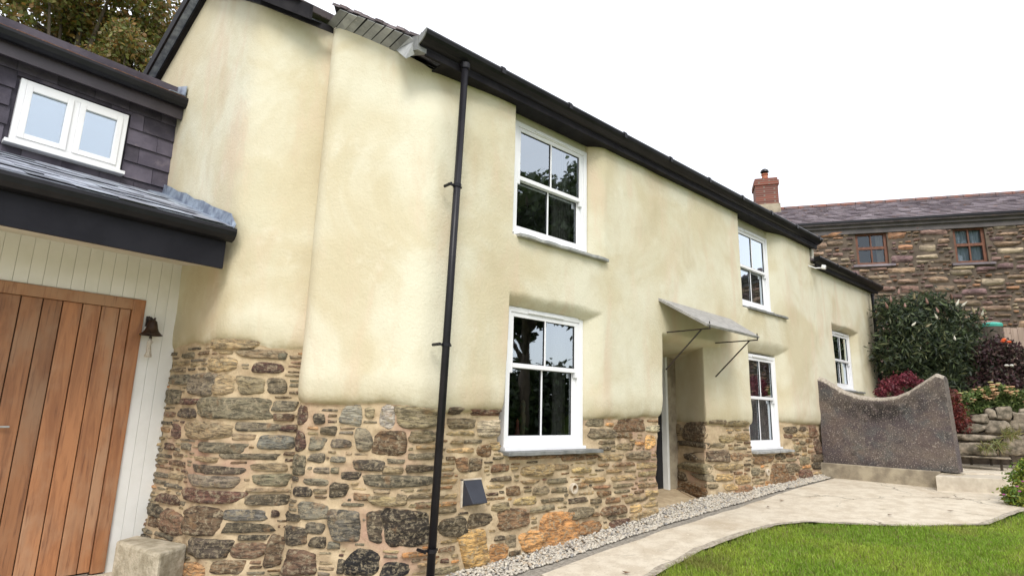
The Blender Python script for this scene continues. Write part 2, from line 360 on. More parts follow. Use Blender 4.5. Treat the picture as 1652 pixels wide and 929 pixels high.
def strip(name, prs, m, off, nc=10, sub=8, noise=0.0, kind='structure'):
    A = np.array([p[0] for p in prs], float); B = np.array([p[1] for p in prs], float)
    tt = np.linspace(0, len(prs) - 1, (len(prs) - 1) * sub + 1); ii = np.arange(len(prs))
    a = np.stack([np.interp(tt, ii, A[:, 0]), np.interp(tt, ii, A[:, 1])], -1); b = np.stack([np.interp(tt, ii, B[:, 0]), np.interp(tt, ii, B[:, 1])], -1)
    f = np.linspace(0, 1, nc)[None, :, None]; P = a[:, None] * (1 - f) + b[:, None] * f
    if noise: P = P + (fbm(P[..., 0] * 3, P[..., 1] * 3, 5)[..., None]) * noise * ((f == 1) | (f == 0))
    Z = zg(P[..., 0], P[..., 1]) + off + .006 * fbm(P[..., 0] * 2, P[..., 1] * 2, 9)
    V = np.concatenate([P, Z[..., None]], -1).reshape(-1, 3); n0, n1 = Z.shape; ix = np.arange(n0 * n1).reshape(n0, n1)
    q = np.stack([ix[:-1, :-1], ix[1:, :-1], ix[1:, 1:], ix[:-1, 1:]], -1).reshape(-1, 4)[:, ::-1]
    return tag(big_mesh(name, V, q, m, smooth=True), kind=kind)
PATH = [((-7, 2.2), (-7, .6)), ((-2.6, 1.1), (-2.9, .1)), ((-.72, -.36), (-1.0, -1.2)), ((0, -.44), (.2, -1.2)), ((1, -.42), (1.1, -1.17)), ((2.6, -.40), (2.35, -1.06)), ((3.8, -.40), (3.75, -1.12)), ((4.5, -.38), (4.24, -1.38)),
        ((5.4, -.32), (4.88, -2.28)), ((6.4, -.27), (5.4, -2.7)), ((7.5, -.22), (6.65, -2.88)), ((8.25, -.18), (8.3, -3.0)), ((12.6, -.1), (12.9, -3.2))]
strip('path', PATH, M_CONC, .02, 12, 8, .05)
strip('yard', [((-9, .9), (-9, -6)), ((-2.9, 1.3), (-2.6, -6)), ((-1.5, .5), (-1.3, -6)), ((-.9, -1.0), (-.6, -6))], M_CONC, .012, 10, 4)
strip('garage_apron', [((-9, 1.9), (-9, .5)), ((-1.7, 2.6), (-2.4, .6))], M_CONC, .008, 8, 6)
strip('path_edge_kerb', [((b[0], b[1] + .05), (b[0] + (.01 if b[0] < 4 else .05), b[1] - .04)) for a, b in PATH[2:-1]], simple('kerb_gravel', (.44, .39, .31), (.26, .22, .17), 22, .95, 60, 1.), .028, 4, 10, .05)
strip('gravel_bed', [((-2.5, 2.6), (-2.6, 1.1)), ((-1.7, 1.4), (-2.05, 1.0)), ((-.25, .02), (-.68, -.33)), ((.0, .1), (.0, -.44)), ((3.4, .2), (3.4, -.4)), ((5, .2), (5, -.35)), ((8.3, .2), (8.3, -.18))], simple('bed_grit', (.34, .31, .26), (.20, .18, .15), 30, .95, 60, .8), .0, 6, 6)

# ------------------------------------------------------------------ the cottage wall
K = np.array([-.25, 0.]); B = np.array([-1.46, 1.442]); J = np.array([-1.615, 2.49])
eJ = (J - B) / np.linalg.norm(J - B); dG = (B - K) / np.linalg.norm(B - K)
END = B + eJ * 3.9
LEN1 = 3.9; LEN2 = np.linalg.norm(B - K); UB = LEN1; UK = LEN1 + LEN2
def U(x): return UK + (x - K[0])
XEND = 11.82; UEND = U(XEND)
ud = np.arange(-1, UEND + 1, .01)
def poly_at(u):
    u = np.asarray(u, float)[..., None]
    return np.where(u < UB, END - eJ * u, np.where(u < UK, B - dG * (u - UB), K + np.array([1., 0]) * (u - UK)))
def gsm(P, sig):
    k = np.exp(-.5 * (np.arange(-60, 61) * .01 / sig) ** 2); k /= k.sum()
    return np.stack([np.convolve(P[:, i], k, 'same') for i in (0, 1)], -1)
PD = gsm(poly_at(ud), .13); PD[:61] = poly_at(ud[:61]); PD[-61:] = poly_at(ud[-61:])
TD = np.gradient(PD, axis=0); TD /= np.linalg.norm(TD, axis=1)[:, None]; ND = np.stack([TD[:, 1], -TD[:, 0]], -1)
def plan(u):
    return (np.stack([np.interp(u, ud, PD[:, 0]), np.interp(u, ud, PD[:, 1])], -1), np.stack([np.interp(u, ud, ND[:, 0]), np.interp(u, ud, ND[:, 1])], -1))
UCR = UK - 1.14    # vertical crease in the gable plaster
def zb(u):        # lower edge of the plaster
    x = u - UK + K[0]
    z = 1.41 + .03 * np.sin(u * 2.1) + .035 * fbm(u * 2.5, u * 0, 3)
    z = z + .09 * (1 - sst(-.6, .1, x))
    z = np.where((x > 4.5), z - .05, z)
    return np.where(u < UCR, 2.0 + .05 * fbm(u * 3, u * 0, 8) + .05 * sst(UCR - .5, UCR - .1, u) * -1, z)
# openings: (x left, x right outer, z top, z bottom, right roll width, depth, top roll, frame depth)
OPEN = [dict(xl=.80, xr=2.30, zt=9, zb=3.22, wr=.20, dp=.26, wt=.1, fd=.12, wl=.03),
        dict(xl=.78, xr=2.26, zt=2.64, zb=1.05, wr=.24, dp=.26, wt=.14, fd=.12, wl=.03),
        dict(xl=5.64, xr=7.42, zt=9, zb=3.13, wr=.52, dp=.26, wt=.1, fd=.12, wl=.04),
        dict(xl=5.74, xr=7.28, zt=2.68, zb=.93, wr=.36, dp=.26, wt=.2, fd=.12, wl=.04),
        dict(xl=9.27, xr=10.75, zt=3.32, zb=2.0, wr=.2, dp=.26, wt=.1, fd=.12, wl=.03),
        dict(xl=3.42, xr=5.25, zt=2.50, zb=.27, wr=.62, dp=.95, wt=.10, fd=.13, wl=.06)]
def side(s, wdt, fd, dp, p=2.0):
    return np.where(s < 0, 0, np.where(s < wdt, fd * (np.clip(s, 0, None) / wdt) ** p, np.minimum(fd + (s - wdt) * (14 if dp < .5 else 6.5), dp)))
def openD(x, z):
    D = np.zeros(np.broadcast(x, z).shape)
    for i, q in enumerate(OPEN):
        xl = q['xl'] - (.05 * (1 - sst(1.1, 2.5, z)) if i == 1 else 0) - (.16 * (1 - sst(.2, 2.4, z)) if i == 5 else 0)
        wob = .02 * fbm(z * 6, z * 0, 20 + i) * (z < 1.4)
        a = side(x - xl + wob, q['wl'], q['fd'], q['dp']); b = side(q['xr'] - x + wob, q['wr'], q['fd'], q['dp'], 2.2 if i == 5 else 1.8)
        c = side(q['zt'] + .02 * fbm(x * 3, x * 0, 31) - z - (.03 * sst(q['xr'] - .5, q['xr'], x)), q['wt'], q['fd'], q['dp']); d = side(z - q['zb'], .02, q['fd'], q['dp'])
        m = np.minimum(np.minimum(a, b), np.minimum(c, d)); D = np.maximum(D, m)
    return D
def DEP(u, z):
    u = np.asarray(u, float); z = np.asarray(z, float); u, z = np.broadcast_arrays(u, z)
    x = u - UK + K[0]
    D = .016 * fbm(u * 1.1, z * .9, 41) + .004 * fbm(u * 4, z * 4, 44)
    # gable: left part hollows back towards the crease, right part stands proud with a rolled edge
    left = .19 * np.clip((u - UCR + .75) / .75, 0, 1) ** 1.5 * (u < UCR + .0)
    roll = .19 * np.clip(1 - np.sqrt(np.clip(1 - (1 - np.clip((u - UCR) / .17, 0, 1)) ** 2, 0, 1)), 0, 1) * (u >= UCR)
    D = D + left + roll
    tt = z - zb(u)
    lip = .055 * np.where(tt < 0, 1, 1 - np.sqrt(np.clip(1 - (1 - np.clip(tt / .10, 0, 1)) ** 2, 0, 1)))
    lip = lip - .012 * np.exp(-((tt - .20) / .12) ** 2) * (tt > 0)
    near = np.where((u > UCR), 1, .5)
    D = D + lip * near + np.where(tt < 0, .026 * fbm(u * 9, z * 11, 50, 4) - .05 * sst(-.2, -1.5, tt) * 0, 0)
    # plaster rolls in under the eaves corner
    D = D + .07 * np.exp(-((u - UK - .12) / .45) ** 2) * sst(4.1, 4.6, z)
    # lower foot of the wall bulges outwards a little
    D = D - .05 * (1 - sst(-.1, .8, z - np.interp(x, [-1, 8], [0, .4])))
    # gentle bulge below the first-floor sills of the facade
    return D + np.where(x > 0, openD(x, z), 0)
def warp(x, d): return .62 * np.clip(d - .13, 0, 2) * ((x > 4.2) & (x < 5.3))  # undercut added to the right door reveal, shaped to turn it from the light
def surf(u, z, out=0.0):
    P, N = plan(u); D0 = DEP(u, z); D = D0 - out; P = np.array(P); P[..., 0] = P[..., 0] + warp(P[..., 0], D0)
    return np.concatenate([P - N * D[..., None], np.asarray(z, float)[..., None] * np.ones_like(D)[..., None]], -1)
def roofz(y): return np.minimum(4.66 + .62 * y, 6.40 - .55 * (y - 2.8))
def ztop(u):
    P = poly_at(u); x = P[..., 0]
    g = roofz(P[..., 1]) - .0
    return np.where(u < UK + .02, np.maximum(g, 4.2), np.where(x < 8.45, 4.70, 4.36))
us = np.concatenate([np.arange(0, UB - .5, .035), np.arange(UB - .5, U(3.3), .014), np.arange(U(3.3), U(7.5), .017), np.arange(U(7.5), UEND, .025), [UEND]])
extra_u = []
for q in OPEN: extra_u += list(U(q['xl']) + np.linspace(-.02, .09, 12)); extra_u += list(U(q['xr'] - q['wr']) + np.linspace(-.05, .02, 8))
extra_u += list(U(8.45) + np.array([-.001, .001])); extra_u += list(UCR + np.linspace(-.02, .06, 10))
us = np.unique(np.round(np.concatenate([us, extra_u]), 4))
NV = 340; vv = np.linspace(0, 1, NV)
Ug = us[:, None] * np.ones(NV)[None]; Zg = -.4 + vv[None] * (ztop(us)[:, None] + .4)
P3 = surf(Ug, Zg); Dg = DEP(Ug, Zg)
ix = np.arange(P3.shape[0] * NV).reshape(-1, NV)
q4 = np.stack([ix[:-1, :-1], ix[1:, :-1], ix[1:, 1:], ix[:-1, 1:]], -1).reshape(-1, 4)
OD = np.where((Ug - UK + K[0]) > 0, openD(Ug - UK + K[0], Zg), 0).ravel()
xg = (Ug - UK + K[0]).ravel()
hole = OD > np.where((xg > 3) & (xg < 5.5) & (Zg.ravel() < 2.9), .90, .24)
keep = ~(hole[q4].all(1)); q4 = q4[keep]
tt = (Zg - zb(Ug)); mask = np.clip(.5 + (tt + .012 * fbm(Ug * 12, Zg * 12, 61)) * 12, 0, 1)
cottage = empty('cottage', (-.25, 0, 0), 'cream lime-plastered cottage with rubble stone base, white sash windows and black gutter', 'cottage')
wallo = big_mesh('wall', P3.reshape(-1, 3), q4, M_WALL, cottage, smooth=True, extra=mask.ravel())
st = np.clip(np.exp(-(np.clip(tt, 0, 9) / .12)) * (tt > -.02), 0, 1) * .9
at = wallo.data.attributes.new('stain', 'FLOAT', 'POINT'); at.data.foreach_set('value', np.ascontiguousarray(st.ravel(), np.float32))

# ------------------------------------------------------------------ pixel -> wall surface
nG = np.array([-dG[1], dG[0], 0.]); nJ = np.array([-eJ[1], eJ[0], 0.])
def hit(px, py):
    p = F(px, py, 0.)
    if p[0] > -.22:
        for d in np.arange(-.05, .93, .008):
            p = F(px, py, d)
            xw = float(p[0] - warp(p[0], d))
            if d >= float(DEP(U(xw), p[2])): break
        return U(xw), p[2]
    p = pl(px, py, nG, (K[0], K[1], 0)); s = (p[:2] - K).dot(dG)
    if s < LEN2 + .02:
        D = float(DEP(UK - s, p[2])); p = pl(px, py, nG, np.array([K[0], K[1], 0]) + np.sign(nG[1]) * nG * D); s = (p[:2] - K).dot(dG)
        return UK - s, p[2]
    p = pl(px, py, nJ, (J[0], J[1], 0)); s = (p[:2] - B).dot(eJ); return UB - s, p[2]

TONE = dict(g=(.165, .15, .115), d=(.075, .062, .048), b=(.17, .11, .07), r=(.105, .058, .048), k=(.018, .016, .016), t=(.30, .245, .155), o=(.34, .20, .10), w=(.36, .36, .34), n=(.14, .135, .12), y=(.46, .32, .15))
def stone_geo(C, T, Nn, hw, hh, h, seed, cell=.018, boxy=4.0, bk=.03, us=None):
    Zv = np.array([0, 0, 1.]); Zv = Zv - Nn * Nn.dot(Zv); Zv /= np.linalg.norm(Zv)
    boxy = random.Random(seed * 7).uniform(2.6, 6.5)
    n1 = int(np.clip(2 * hw / cell, 4, 40)); n2 = int(np.clip(2 * hh / cell, 3, 26))
    a = np.linspace(-1, 1, n1 + 1)[:, None] * np.ones(n2 + 1)[None]; b = np.linspace(-1, 1, n2 + 1)[None] * np.ones(n1 + 1)[:, None]
    cr = lambda q: np.sign(q) * (1 - (1 - np.abs(q)) ** 1.7)
    a = cr(a); b = cr(b)
    rim = np.maximum(np.abs(a), np.abs(b))
    # square -> rounded quadrilateral
    k = 1.0 / np.power(np.abs(a) ** boxy + np.abs(b) ** boxy + 1e-9, 1 / boxy) * rim
    k = np.where(rim < 1e-6, 1, k); A = a * k; Bq = b * k
    rr = random.Random(seed); tl = rr.uniform(-.22, .22); tp = rr.uniform(-.25, .25); sk = rr.uniform(-.25, .25)
    A2 = A * (1 + tp * Bq * .6) + sk * Bq * min(1., hh / hw); B2 = Bq * (1 + tl * A)
    ang = np.arctan2(B2, A2); wob = 1 + .05 * rim * fbm(np.cos(ang) * 7 + seed, np.sin(ang) * 7, 75, 2) + (.12 * fbm(np.cos(ang) * 2.0 + seed * 3.1, np.sin(ang) * 2.0 + 7, 70, 3)) * rim
    X = A2 * hw * wob; Z = B2 * hh * wob
    prof = np.power(np.clip(1 - rim ** 12, 0, 1), .5)
    lam = fbm(X * 7 + seed, Z * 34, 71, 3) * .38 + fbm(X * 22 + seed, Z * 30, 73, 2) * .26
    H = -bk + (h + bk) * prof * (1 + lam + .3 * (rr.random() - .5) * A2) 
    V = C + X[..., None] * T + Z[..., None] * Zv + H[..., None] * Nn if us is None else (surf(us[0] + X / hw * us[2], us[1] + Z, H) if float(DEP(us[0], us[1])) < .13 else surf(us[0] + X / hw * us[2], us[1] + Z, 0 * H) + H[..., None] * Nn)
    i2 = np.arange((n1 + 1) * (n2 + 1)).reshape(n1 + 1, n2 + 1)
    q = np.stack([i2[:-1, :-1], i2[1:, :-1], i2[1:, 1:], i2[:-1, 1:]], -1).reshape(-1, 4)
    return V.reshape(-1, 3), q
ST = []   # (u, z, half width, half height, tone, C, T, N, traced)
def stone_at(u0, u1, u, z, hh, tone, traced):
    pL = surf(np.array(u0), np.array(z)).reshape(3); pR = surf(np.array(u1), np.array(z)).reshape(3); C = surf(np.array(u), np.array(z)).reshape(3)
    d = pR - pL; wdt = np.linalg.norm(d); T = d / wdt; N = np.array([T[1], -T[0], 0.])
    C = (C + (pL + pR) / 2) / 2 if traced else C
    return (u, z, wdt / 2 * (1.06 if traced else 1.), hh, tone, C, T, N, traced, (u1 - u0) / 2 * (1.06 if traced else 1.))
TR1 = """270,60,450,100,t 370,100,560,135,t 255,125,375,180,t 428,147,552,188,r 525,112,562,140,g 180,188,270,265,g 268,190,365,262,t 372,200,475,262,t 480,205,560,262,g 218,277,497,353,g
507,287,573,325,g 510,332,565,362,b 168,365,352,430,t 365,365,540,400,g 535,372,572,402,r 455,412,562,465,n 215,440,402,480,g 350,405,445,432,t 300,478,532,503,g 200,490,290,515,t 196,525,398,558,d
415,512,545,545,t 435,553,547,597,g 180,562,380,605,g 160,615,398,665,r 405,602,540,622,t 407,627,542,667,d 90,690,170,775,b 168,680,310,783,b 322,683,482,725,n 322,732,508,768,d 498,680,525,712,r
375,772,492,798,d 187,795,345,860,d 342,805,480,862,b 135,275,215,303,r 140,312,210,350,d 120,190,185,228,g 120,372,155,425,r 100,245,150,300,g 85,440,125,468,r 70,628,150,665,r 40,668,98,712,d
40,712,85,750,b 190,130,250,145,g 150,110,200,132,g 155,440,190,470,g 578,305,627,375,r 570,395,622,470,r 562,485,622,558,g 648,332,693,373,d 750,303,828,375,w 838,310,875,350,t
892,300,950,385,w 955,312,1105,385,g 675,380,735,415,g 800,388,868,470,g 868,398,998,485,b 635,420,692,470,g 710,425,790,462,g 1010,395,1100,440,g 630,478,693,515,g 710,488,770,515,g
790,502,910,545,d 905,525,985,555,t 1000,520,1095,550,d 835,560,1090,605,g 750,545,822,578,d 650,528,710,555,g 712,528,745,556,g 612,570,705,600,g 708,587,778,640,d 570,600,645,640,d
650,605,700,630,t 795,622,860,655,b 850,635,1005,675,t 1010,622,1100,640,g 1010,655,1090,680,g 592,660,705,722,g 533,697,600,730,d 620,730,692,775,g 533,747,627,817,d 708,692,822,797,n
845,690,905,805,d 905,690,1070,820,k 635,783,695,825,d 700,800,748,832,g 765,828,892,929,k 895,880,1000,940,k 540,835,660,925,b 480,780,545,900,b 735,865,765,920,d 550,560,595,585,d 170,880,250,940,o 270,870,400,920,b"""
TR2 = """265,50,345,95,d 375,65,555,98,r 262,110,405,165,g 415,120,540,205,w 90,175,200,240,g 280,218,345,248,t 345,215,440,248,g 410,248,485,310,b 485,220,560,280,t 255,260,400,293,t 305,315,365,390,b
370,318,440,385,d 65,350,190,390,d 490,345,580,390,b 640,350,810,410,t 485,408,595,440,d 580,295,850,325,b 850,295,1040,330,b 812,345,890,380,t 780,418,885,450,g 905,360,1010,395,t
705,460,790,505,g 565,460,640,512,b 605,515,720,560,t 690,560,820,600,g 525,580,680,682,b 745,518,855,548,g 365,600,490,672,d 215,625,355,720,d 490,545,585,590,g 85,540,180,580,b
0,505,75,560,t 75,505,190,530,g 635,695,750,800,o 740,600,945,790,o 330,690,470,880,y 470,760,570,880,o 560,715,615,778,g 502,715,555,748,d 215,770,300,805,b
220,830,270,865,r 580,790,640,820,d 945,640,1060,710,o 890,570,1015,628,g 1055,560,1190,608,b 1010,595,1045,622,b 1105,635,1220,702,r 1090,612,1140,635,g 1205,555,1270,600,t
1210,590,1355,640,t 1285,200,1385,268,y 1130,115,1280,180,b 985,110,1075,155,g 995,165,1140,215,g 1130,185,1225,215,b 1140,238,1225,275,g 1185,280,1310,325,g 1290,140,1385,185,w
1040,340,1100,365,b 1085,370,1165,395,t 1105,402,1240,435,t 960,415,1080,445,t 915,440,990,475,b 1010,455,1105,478,b 1120,445,1225,470,g 1125,478,1210,500,g 1040,485,1110,515,b
1000,520,1060,555,g 1080,515,1160,550,b 1180,515,1300,545,t 1250,440,1350,470,t 1240,335,1370,370,t 1250,380,1380,410,t 1290,480,1370,510,t 1040,295,1170,330,t"""
TR3 = """195,375,305,465,d 155,385,190,440,g 150,468,325,497,d 320,360,405,385,g 405,365,515,398,g 370,440,450,475,t 450,425,520,465,t 325,475,400,503,g 270,515,420,570,d 425,525,495,565,b
195,530,260,565,d 160,575,335,622,g 350,580,490,612,t 155,622,205,662,d 230,630,345,668,g 355,632,440,665,t 160,675,305,745,b 310,680,360,705,g 395,680,460,715,t 450,640,530,680,t
335,740,450,785,g 450,690,530,745,b 690,395,755,428,d 765,395,805,420,d 820,393,858,450,r 690,432,735,455,r 740,430,800,452,t 745,490,778,520,g 770,465,800,487,g 803,455,835,475,b
843,460,895,528,r 783,495,808,520,b 812,510,840,530,b 700,580,770,622,g 770,545,820,585,g 830,535,900,567,d 835,572,890,610,d 768,610,830,660,r 628,585,715,715,b 530,600,570,640,g
545,690,600,745,o 600,665,640,725,o 700,640,760,690,b 650,530,700,560,d 540,540,640,580,b"""
sid = 0
for txt, ox, oy, sc_ in ((TR1, 220, 520, 2.272), (TR2, 640, 640, 3.214), (TR3, 1040, 560, 3.097)):
    for w_ in txt.split():
        a = w_.split(','); x0, y0, x1, y1 = [float(v) / sc_ for v in a[:4]]; x0 += ox; x1 += ox; y0 += oy; y1 += oy
        cx_, cy_ = (x0 + x1) / 2, (y0 + y1) / 2
        uL = hit(x0, cy_)[0]; uR = hit(x1, cy_)[0]; uC, zC = hit(cx_, cy_); zT = hit(cx_, y0)[1]; zB = hit(cx_, y1)[1]
        if uR - uL < .01: continue
        if U(0) < uC < U(3.30): uR = min(uR, U(3.29))
        if uC < UCR: uR = min(uR, UCR + .01)
        ST.append(stone_at(uL, uR, (uL + uR) / 2, (zT + zB) / 2, abs(zT - zB) / 2 * 1.10, a[4], True))
# greedy fill of the rest
CE = .01; OU = UB - 1.3; nU = int((UEND - OU) / CE); zlo = -.3; nZ = 260
occ = np.zeros((nU, nZ), bool); uu = OU + (np.arange(nU) + .5) * CE; zz = zlo + (np.arange(nZ) + .5) * CE
occ |= zz[None] > (zb(uu)[:, None] - .03)
xx_ = uu - UK + K[0]
occ |= np.where(xx_[:, None] > 0, openD(xx_[:, None], zz[None]), 0) > .008
occ |= (zz[None] < (zg(xx_)[:, None] - .06))
occ |= ((xx_[:, None] > 8.3) & (zz[None] > -9))
PIPES = [(923, 787, .055), (1236, 761, .05)]
for (px, py, r_) in PIPES:
    u_, z_ = hit(px, py); occ |= ((uu[:, None] - u_) ** 2 + (zz[None] - z_) ** 2) < (r_ + .02) ** 2
occ |= (np.abs(uu[:, None] - U(.44)) < .16) & (np.abs(zz[None] - .72) < .15)
def mark(u, z, hw, hh, m=.006):
    i0, i1 = int((u - hw - m - OU) / CE), int((u + hw + m - OU) / CE) + 1; j0, j1 = int((z - hh - m - zlo) / CE), int((z + hh + m - zlo) / CE) + 1
    i0 = max(i0, 0); j0 = max(j0, 0)
    if i1 <= i0 or j1 <= j0: return
    A = (uu[i0:i1, None] - u) / (hw + m); Bz = (zz[None, j0:j1] - z) / (hh + m)
    occ[i0:i1, j0:j1] |= (np.abs(A) ** 5 + np.abs(Bz) ** 5) < 1.05
for s in ST:
    mark(s[0], s[1], s[9], s[3])
rf = random.Random(11)
def tfill():
    r = rf.random(); return 't' if r < .42 else 'g' if r < .66 else 'b' if r < .84 else 'd' if r < .92 else 'r' if r < .95 else 'o'
fills = []
for (wa, wb_, ha, hb_, tries) in ((.22, .40, .022, .05, 7000), (.14, .26, .018, .036, 16000), (.08, .15, .014, .026, 24000), (.04, .08, .011, .018, 26000), (.025, .04, .01, .014, 16000)):
    for _ in range(tries):
        wd, h_ = rf.uniform(wa, wb_), rf.uniform(ha, hb_); i0 = rf.randrange(0, nU - 60); j0 = rf.randrange(0, nZ - 20)
        i1 = i0 + int(wd / CE) + 1; j1 = j0 + int(2 * h_ / CE) + 1
        if i1 >= nU or j1 >= nZ or occ[i0:i1, j0:j1].any(): continue
        # grow sideways a little
        for _k in range(6):
            if i1 + 1 < nU and not occ[i1, j0:j1].any(): i1 += 1
            if i0 > 0 and not occ[i0 - 1, j0:j1].any(): i0 -= 1
        u_ = OU + (i0 + i1) / 2 * CE; z_ = zlo + (j0 + j1) / 2 * CE; hw_ = (i1 - i0) / 2 * CE; hh_ = (j1 - j0) / 2 * CE
        mark(u_, z_, hw_, hh_, .004); fills.append(stone_at(u_ - hw_, u_ + hw_, u_, z_, hh_, tfill(), False))
def tint(tone, k):
    c = np.array(TONE[tone]); r_ = random.Random(k); return c * r_.uniform(.72, 1.42) * np.array([r_.uniform(.94, 1.08), 1, r_.uniform(.9, 1.08)])
def key(s):
    d = np.linalg.norm(s[5] - CAM); return -s[2] * s[3] / d / d
ST += sorted(fills, key=key); VJ = []; QJ = []; CJ = []; nb = 0
for i, s in enumerate(ST):
    u_, z_, hw_, hh_, tone, C_, T_, N_, traced, hu_ = s
    big = hw_ * hh_ > .012
    V, q = stone_geo(C_, T_, N_, hw_, hh_, (.014 + .012 * rf.random()) * (1.5 if big else 1) if min(hw_, hh_) > .02 else .010, i + 1, .016 if traced or big else .022, us=(u_, z_, hu_))
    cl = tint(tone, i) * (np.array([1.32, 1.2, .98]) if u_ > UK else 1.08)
    if i < 296: big_mesh('stone', V, q, M_STONE, wallo if False else cottage, smooth=False, cols=np.repeat(cl[None], len(V), 0))
    else: VJ.append(V); QJ.append(q + nb); CJ.append(np.repeat(cl[None], len(V), 0)); nb += len(V)
o = big_mesh('small_stone', np.vstack(VJ), np.vstack(QJ), M_STONE, cottage, cols=np.vstack(CJ)); o['kind'] = 'stuff'
print('stones', len(ST), 'traced', sum(s[8] for s in ST))

# ------------------------------------------------------------------ windows of the cottage
def sub(name, mb, m, par, **k): return mb.build(name, m, par, **k)
def sash_window(x0, x1, z0, z1, zm, y=.12, curtain=None, board_top=None, sill=None):
    f = MB(); t_ = .055; d = .10
    f.box((x0, y, z0), (x0 + t_, y + d, z1)); f.box((x1 - t_, y, z0), (x1, y + d, z1)); f.box((x0 + t_, y + .002, z1 - t_), (x1 - t_, y + d, z1))
    f.box((x0 - .01, y - .035, z0 - .035), (x1 + .015, y + d, z0 - .001)); f.box((x0 + t_, y + .01, z0), (x1 - t_, y + d, z0 + .03))
    f.box((x1 - t_ - .045, y + .045, z0 + .03), (x1 - t_, y + d, zm))  # sliding channel of the box frame
    f.box((x1 - t_ - .022, y + .015, z0 + .03), (x1 - t_, y + .045, z1 - t_))
    fr = f.build('window', M_UPVC, cottage, bevel=.004)
    v = MB(); v.box((x0 + (x1 - x0) * .25, y - .012, z1 - .045), (x0 + (x1 - x0) * .72, y - .001, z1 - .022)); v.build('trickle_vent', M_UPVC, fr)
    xa, xb = x0 + t_ + .004, x1 - t_ - .026
    def sash(za, zb_, yy, nm, bot, hornside):
        s = MB(); r = .042
        s.box((xa, yy, za), (xa + r, yy + .04, zb_)); s.box((xb - r, yy, za), (xb, yy + .04, zb_))
        s.box((xa + r, yy + .001, za), (xb - r, yy + .04, za + bot)); s.box((xa + r, yy + .001, zb_ - r), (xb - r, yy + .04, zb_))
        xm = (xa + xb) / 2; s.box((xm - .010, yy + .004, za + bot), (xm + .010, yy + .036, zb_ - r))
        if hornside:
            s.box((xb - r + .004, yy - .004, za - .055), (xb + .0, yy + .032, za - .001)); s.box((xa, yy - .004, za - .055), (xa + r - .004, yy + .032, za - .001))
        so_ = s.build(nm, M_UPVC, fr, bevel=.003)
        for (a, b) in ((xa + r, xm - .010), (xm + .010, xb - r)):
            g = MB(); g.add([(a, yy + .02, za + bot), (b, yy + .02, za + bot), (b, yy + .02, zb_ - r), (a, yy + .02, zb_ - r)], [(0, 1, 2, 3)]); g.build('pane', M_GLASS, fr)
            k = MB()
            for bx in (((a, yy + .012, za + bot), (a + .006, yy + .03, zb_ - r)), ((b - .006, yy + .012, za + bot), (b, yy + .03, zb_ - r)), ((a, yy + .012, zb_ - r - .006), (b, yy + .03, zb_ - r)), ((a, yy + .012, za + bot), (b, yy + .03, za + bot + .006))): k.box(*bx)
            k.build('glazing_seal', M_BLACK, fr)
    sash(zm - .02, z1 - t_ - .002, y + .012, 'upper_sash', .045, True)
    sash(z0 + .031, zm + .022, y + .056, 'lower_sash', .075, False)
    lt = MB(); lt.box((xb - .012, y + .03, zm + .022), (xb + .02, y + .054, zm + .05)); lt.build('sash_catch', M_UPVC, fr)
    if curtain:
        for (c0, c1) in curtain:
            n = 40; c = MB(); vs = []; a0 = xa + (xb - xa) * c0; a1 = xa + (xb - xa) * c1
            for i in range(n + 1):
                xq = a0 + (a1 - a0) * i / n; yq = y + .22 + .02 * math.sin(i * 1.1) + .008 * math.sin(i * 2.7)
                vs += [(xq, yq, z0 - .05), (xq, yq, z1 + .05)]
            c.add(vs, [(2 * i, 2 * i + 2, 2 * i + 3, 2 * i + 1) for i in range(n)]); c.build('curtain', M_CURT, fr, smooth=True)
    if board_top:
        b = MB(); b.box((x0 - .18, y + .03, z1 + .001), (x1 + .25, y + .05, board_top)); b.build('head_board', M_CREAM, fr)
    if sill:
        s0, s1, zt, yo = sill; s = MB(); n = 14; top = []; bot_ = []
        for i in range(n + 1):
            xq = s0 + (s1 - s0) * i / n; yq = yo + .010 * math.sin(i * 2.3 + x0) ; top.append((xq, yq, zt + .003 * math.sin(i * 1.7)))
        poly = top + [(s1, .17, zt + .01), (s0, .17, zt + .01)]
        s.prism([(p[0], p[1], p[2] - .034) for p in poly], (0, 0, .034)); s.build('sill', M_SILL, fr, bevel=.004)
    return fr
sash_window(.90, 2.09, 3.29, 4.57, 3.925, curtain=[(.72, 1.0)], board_top=4.75, sill=(.86, 2.30, 3.235, -.055))
sash_window(.86, 2.02, 1.10, 2.50, 1.90, curtain=[(.82, 1.0)], sill=(.80, 2.20, 1.062, -.035))
sash_window(5.80, 6.90, 3.22, 4.52, 3.87, curtain=[(.55, 1.0)], board_top=4.75, sill=(5.80, 7.18, 3.15, -.05))
sash_window(5.84, 6.92, .99, 2.44, 1.75, curtain=[(0, .3), (.5, 1.0)], sill=(5.76, 7.1, .945, -.035))
sash_window(9.50, 10.54, 2.06, 3.20, 2.62, curtain=[(0, .35), (.5, 1.0)], sill=(9.4, 10.7, 2.02, -.035))
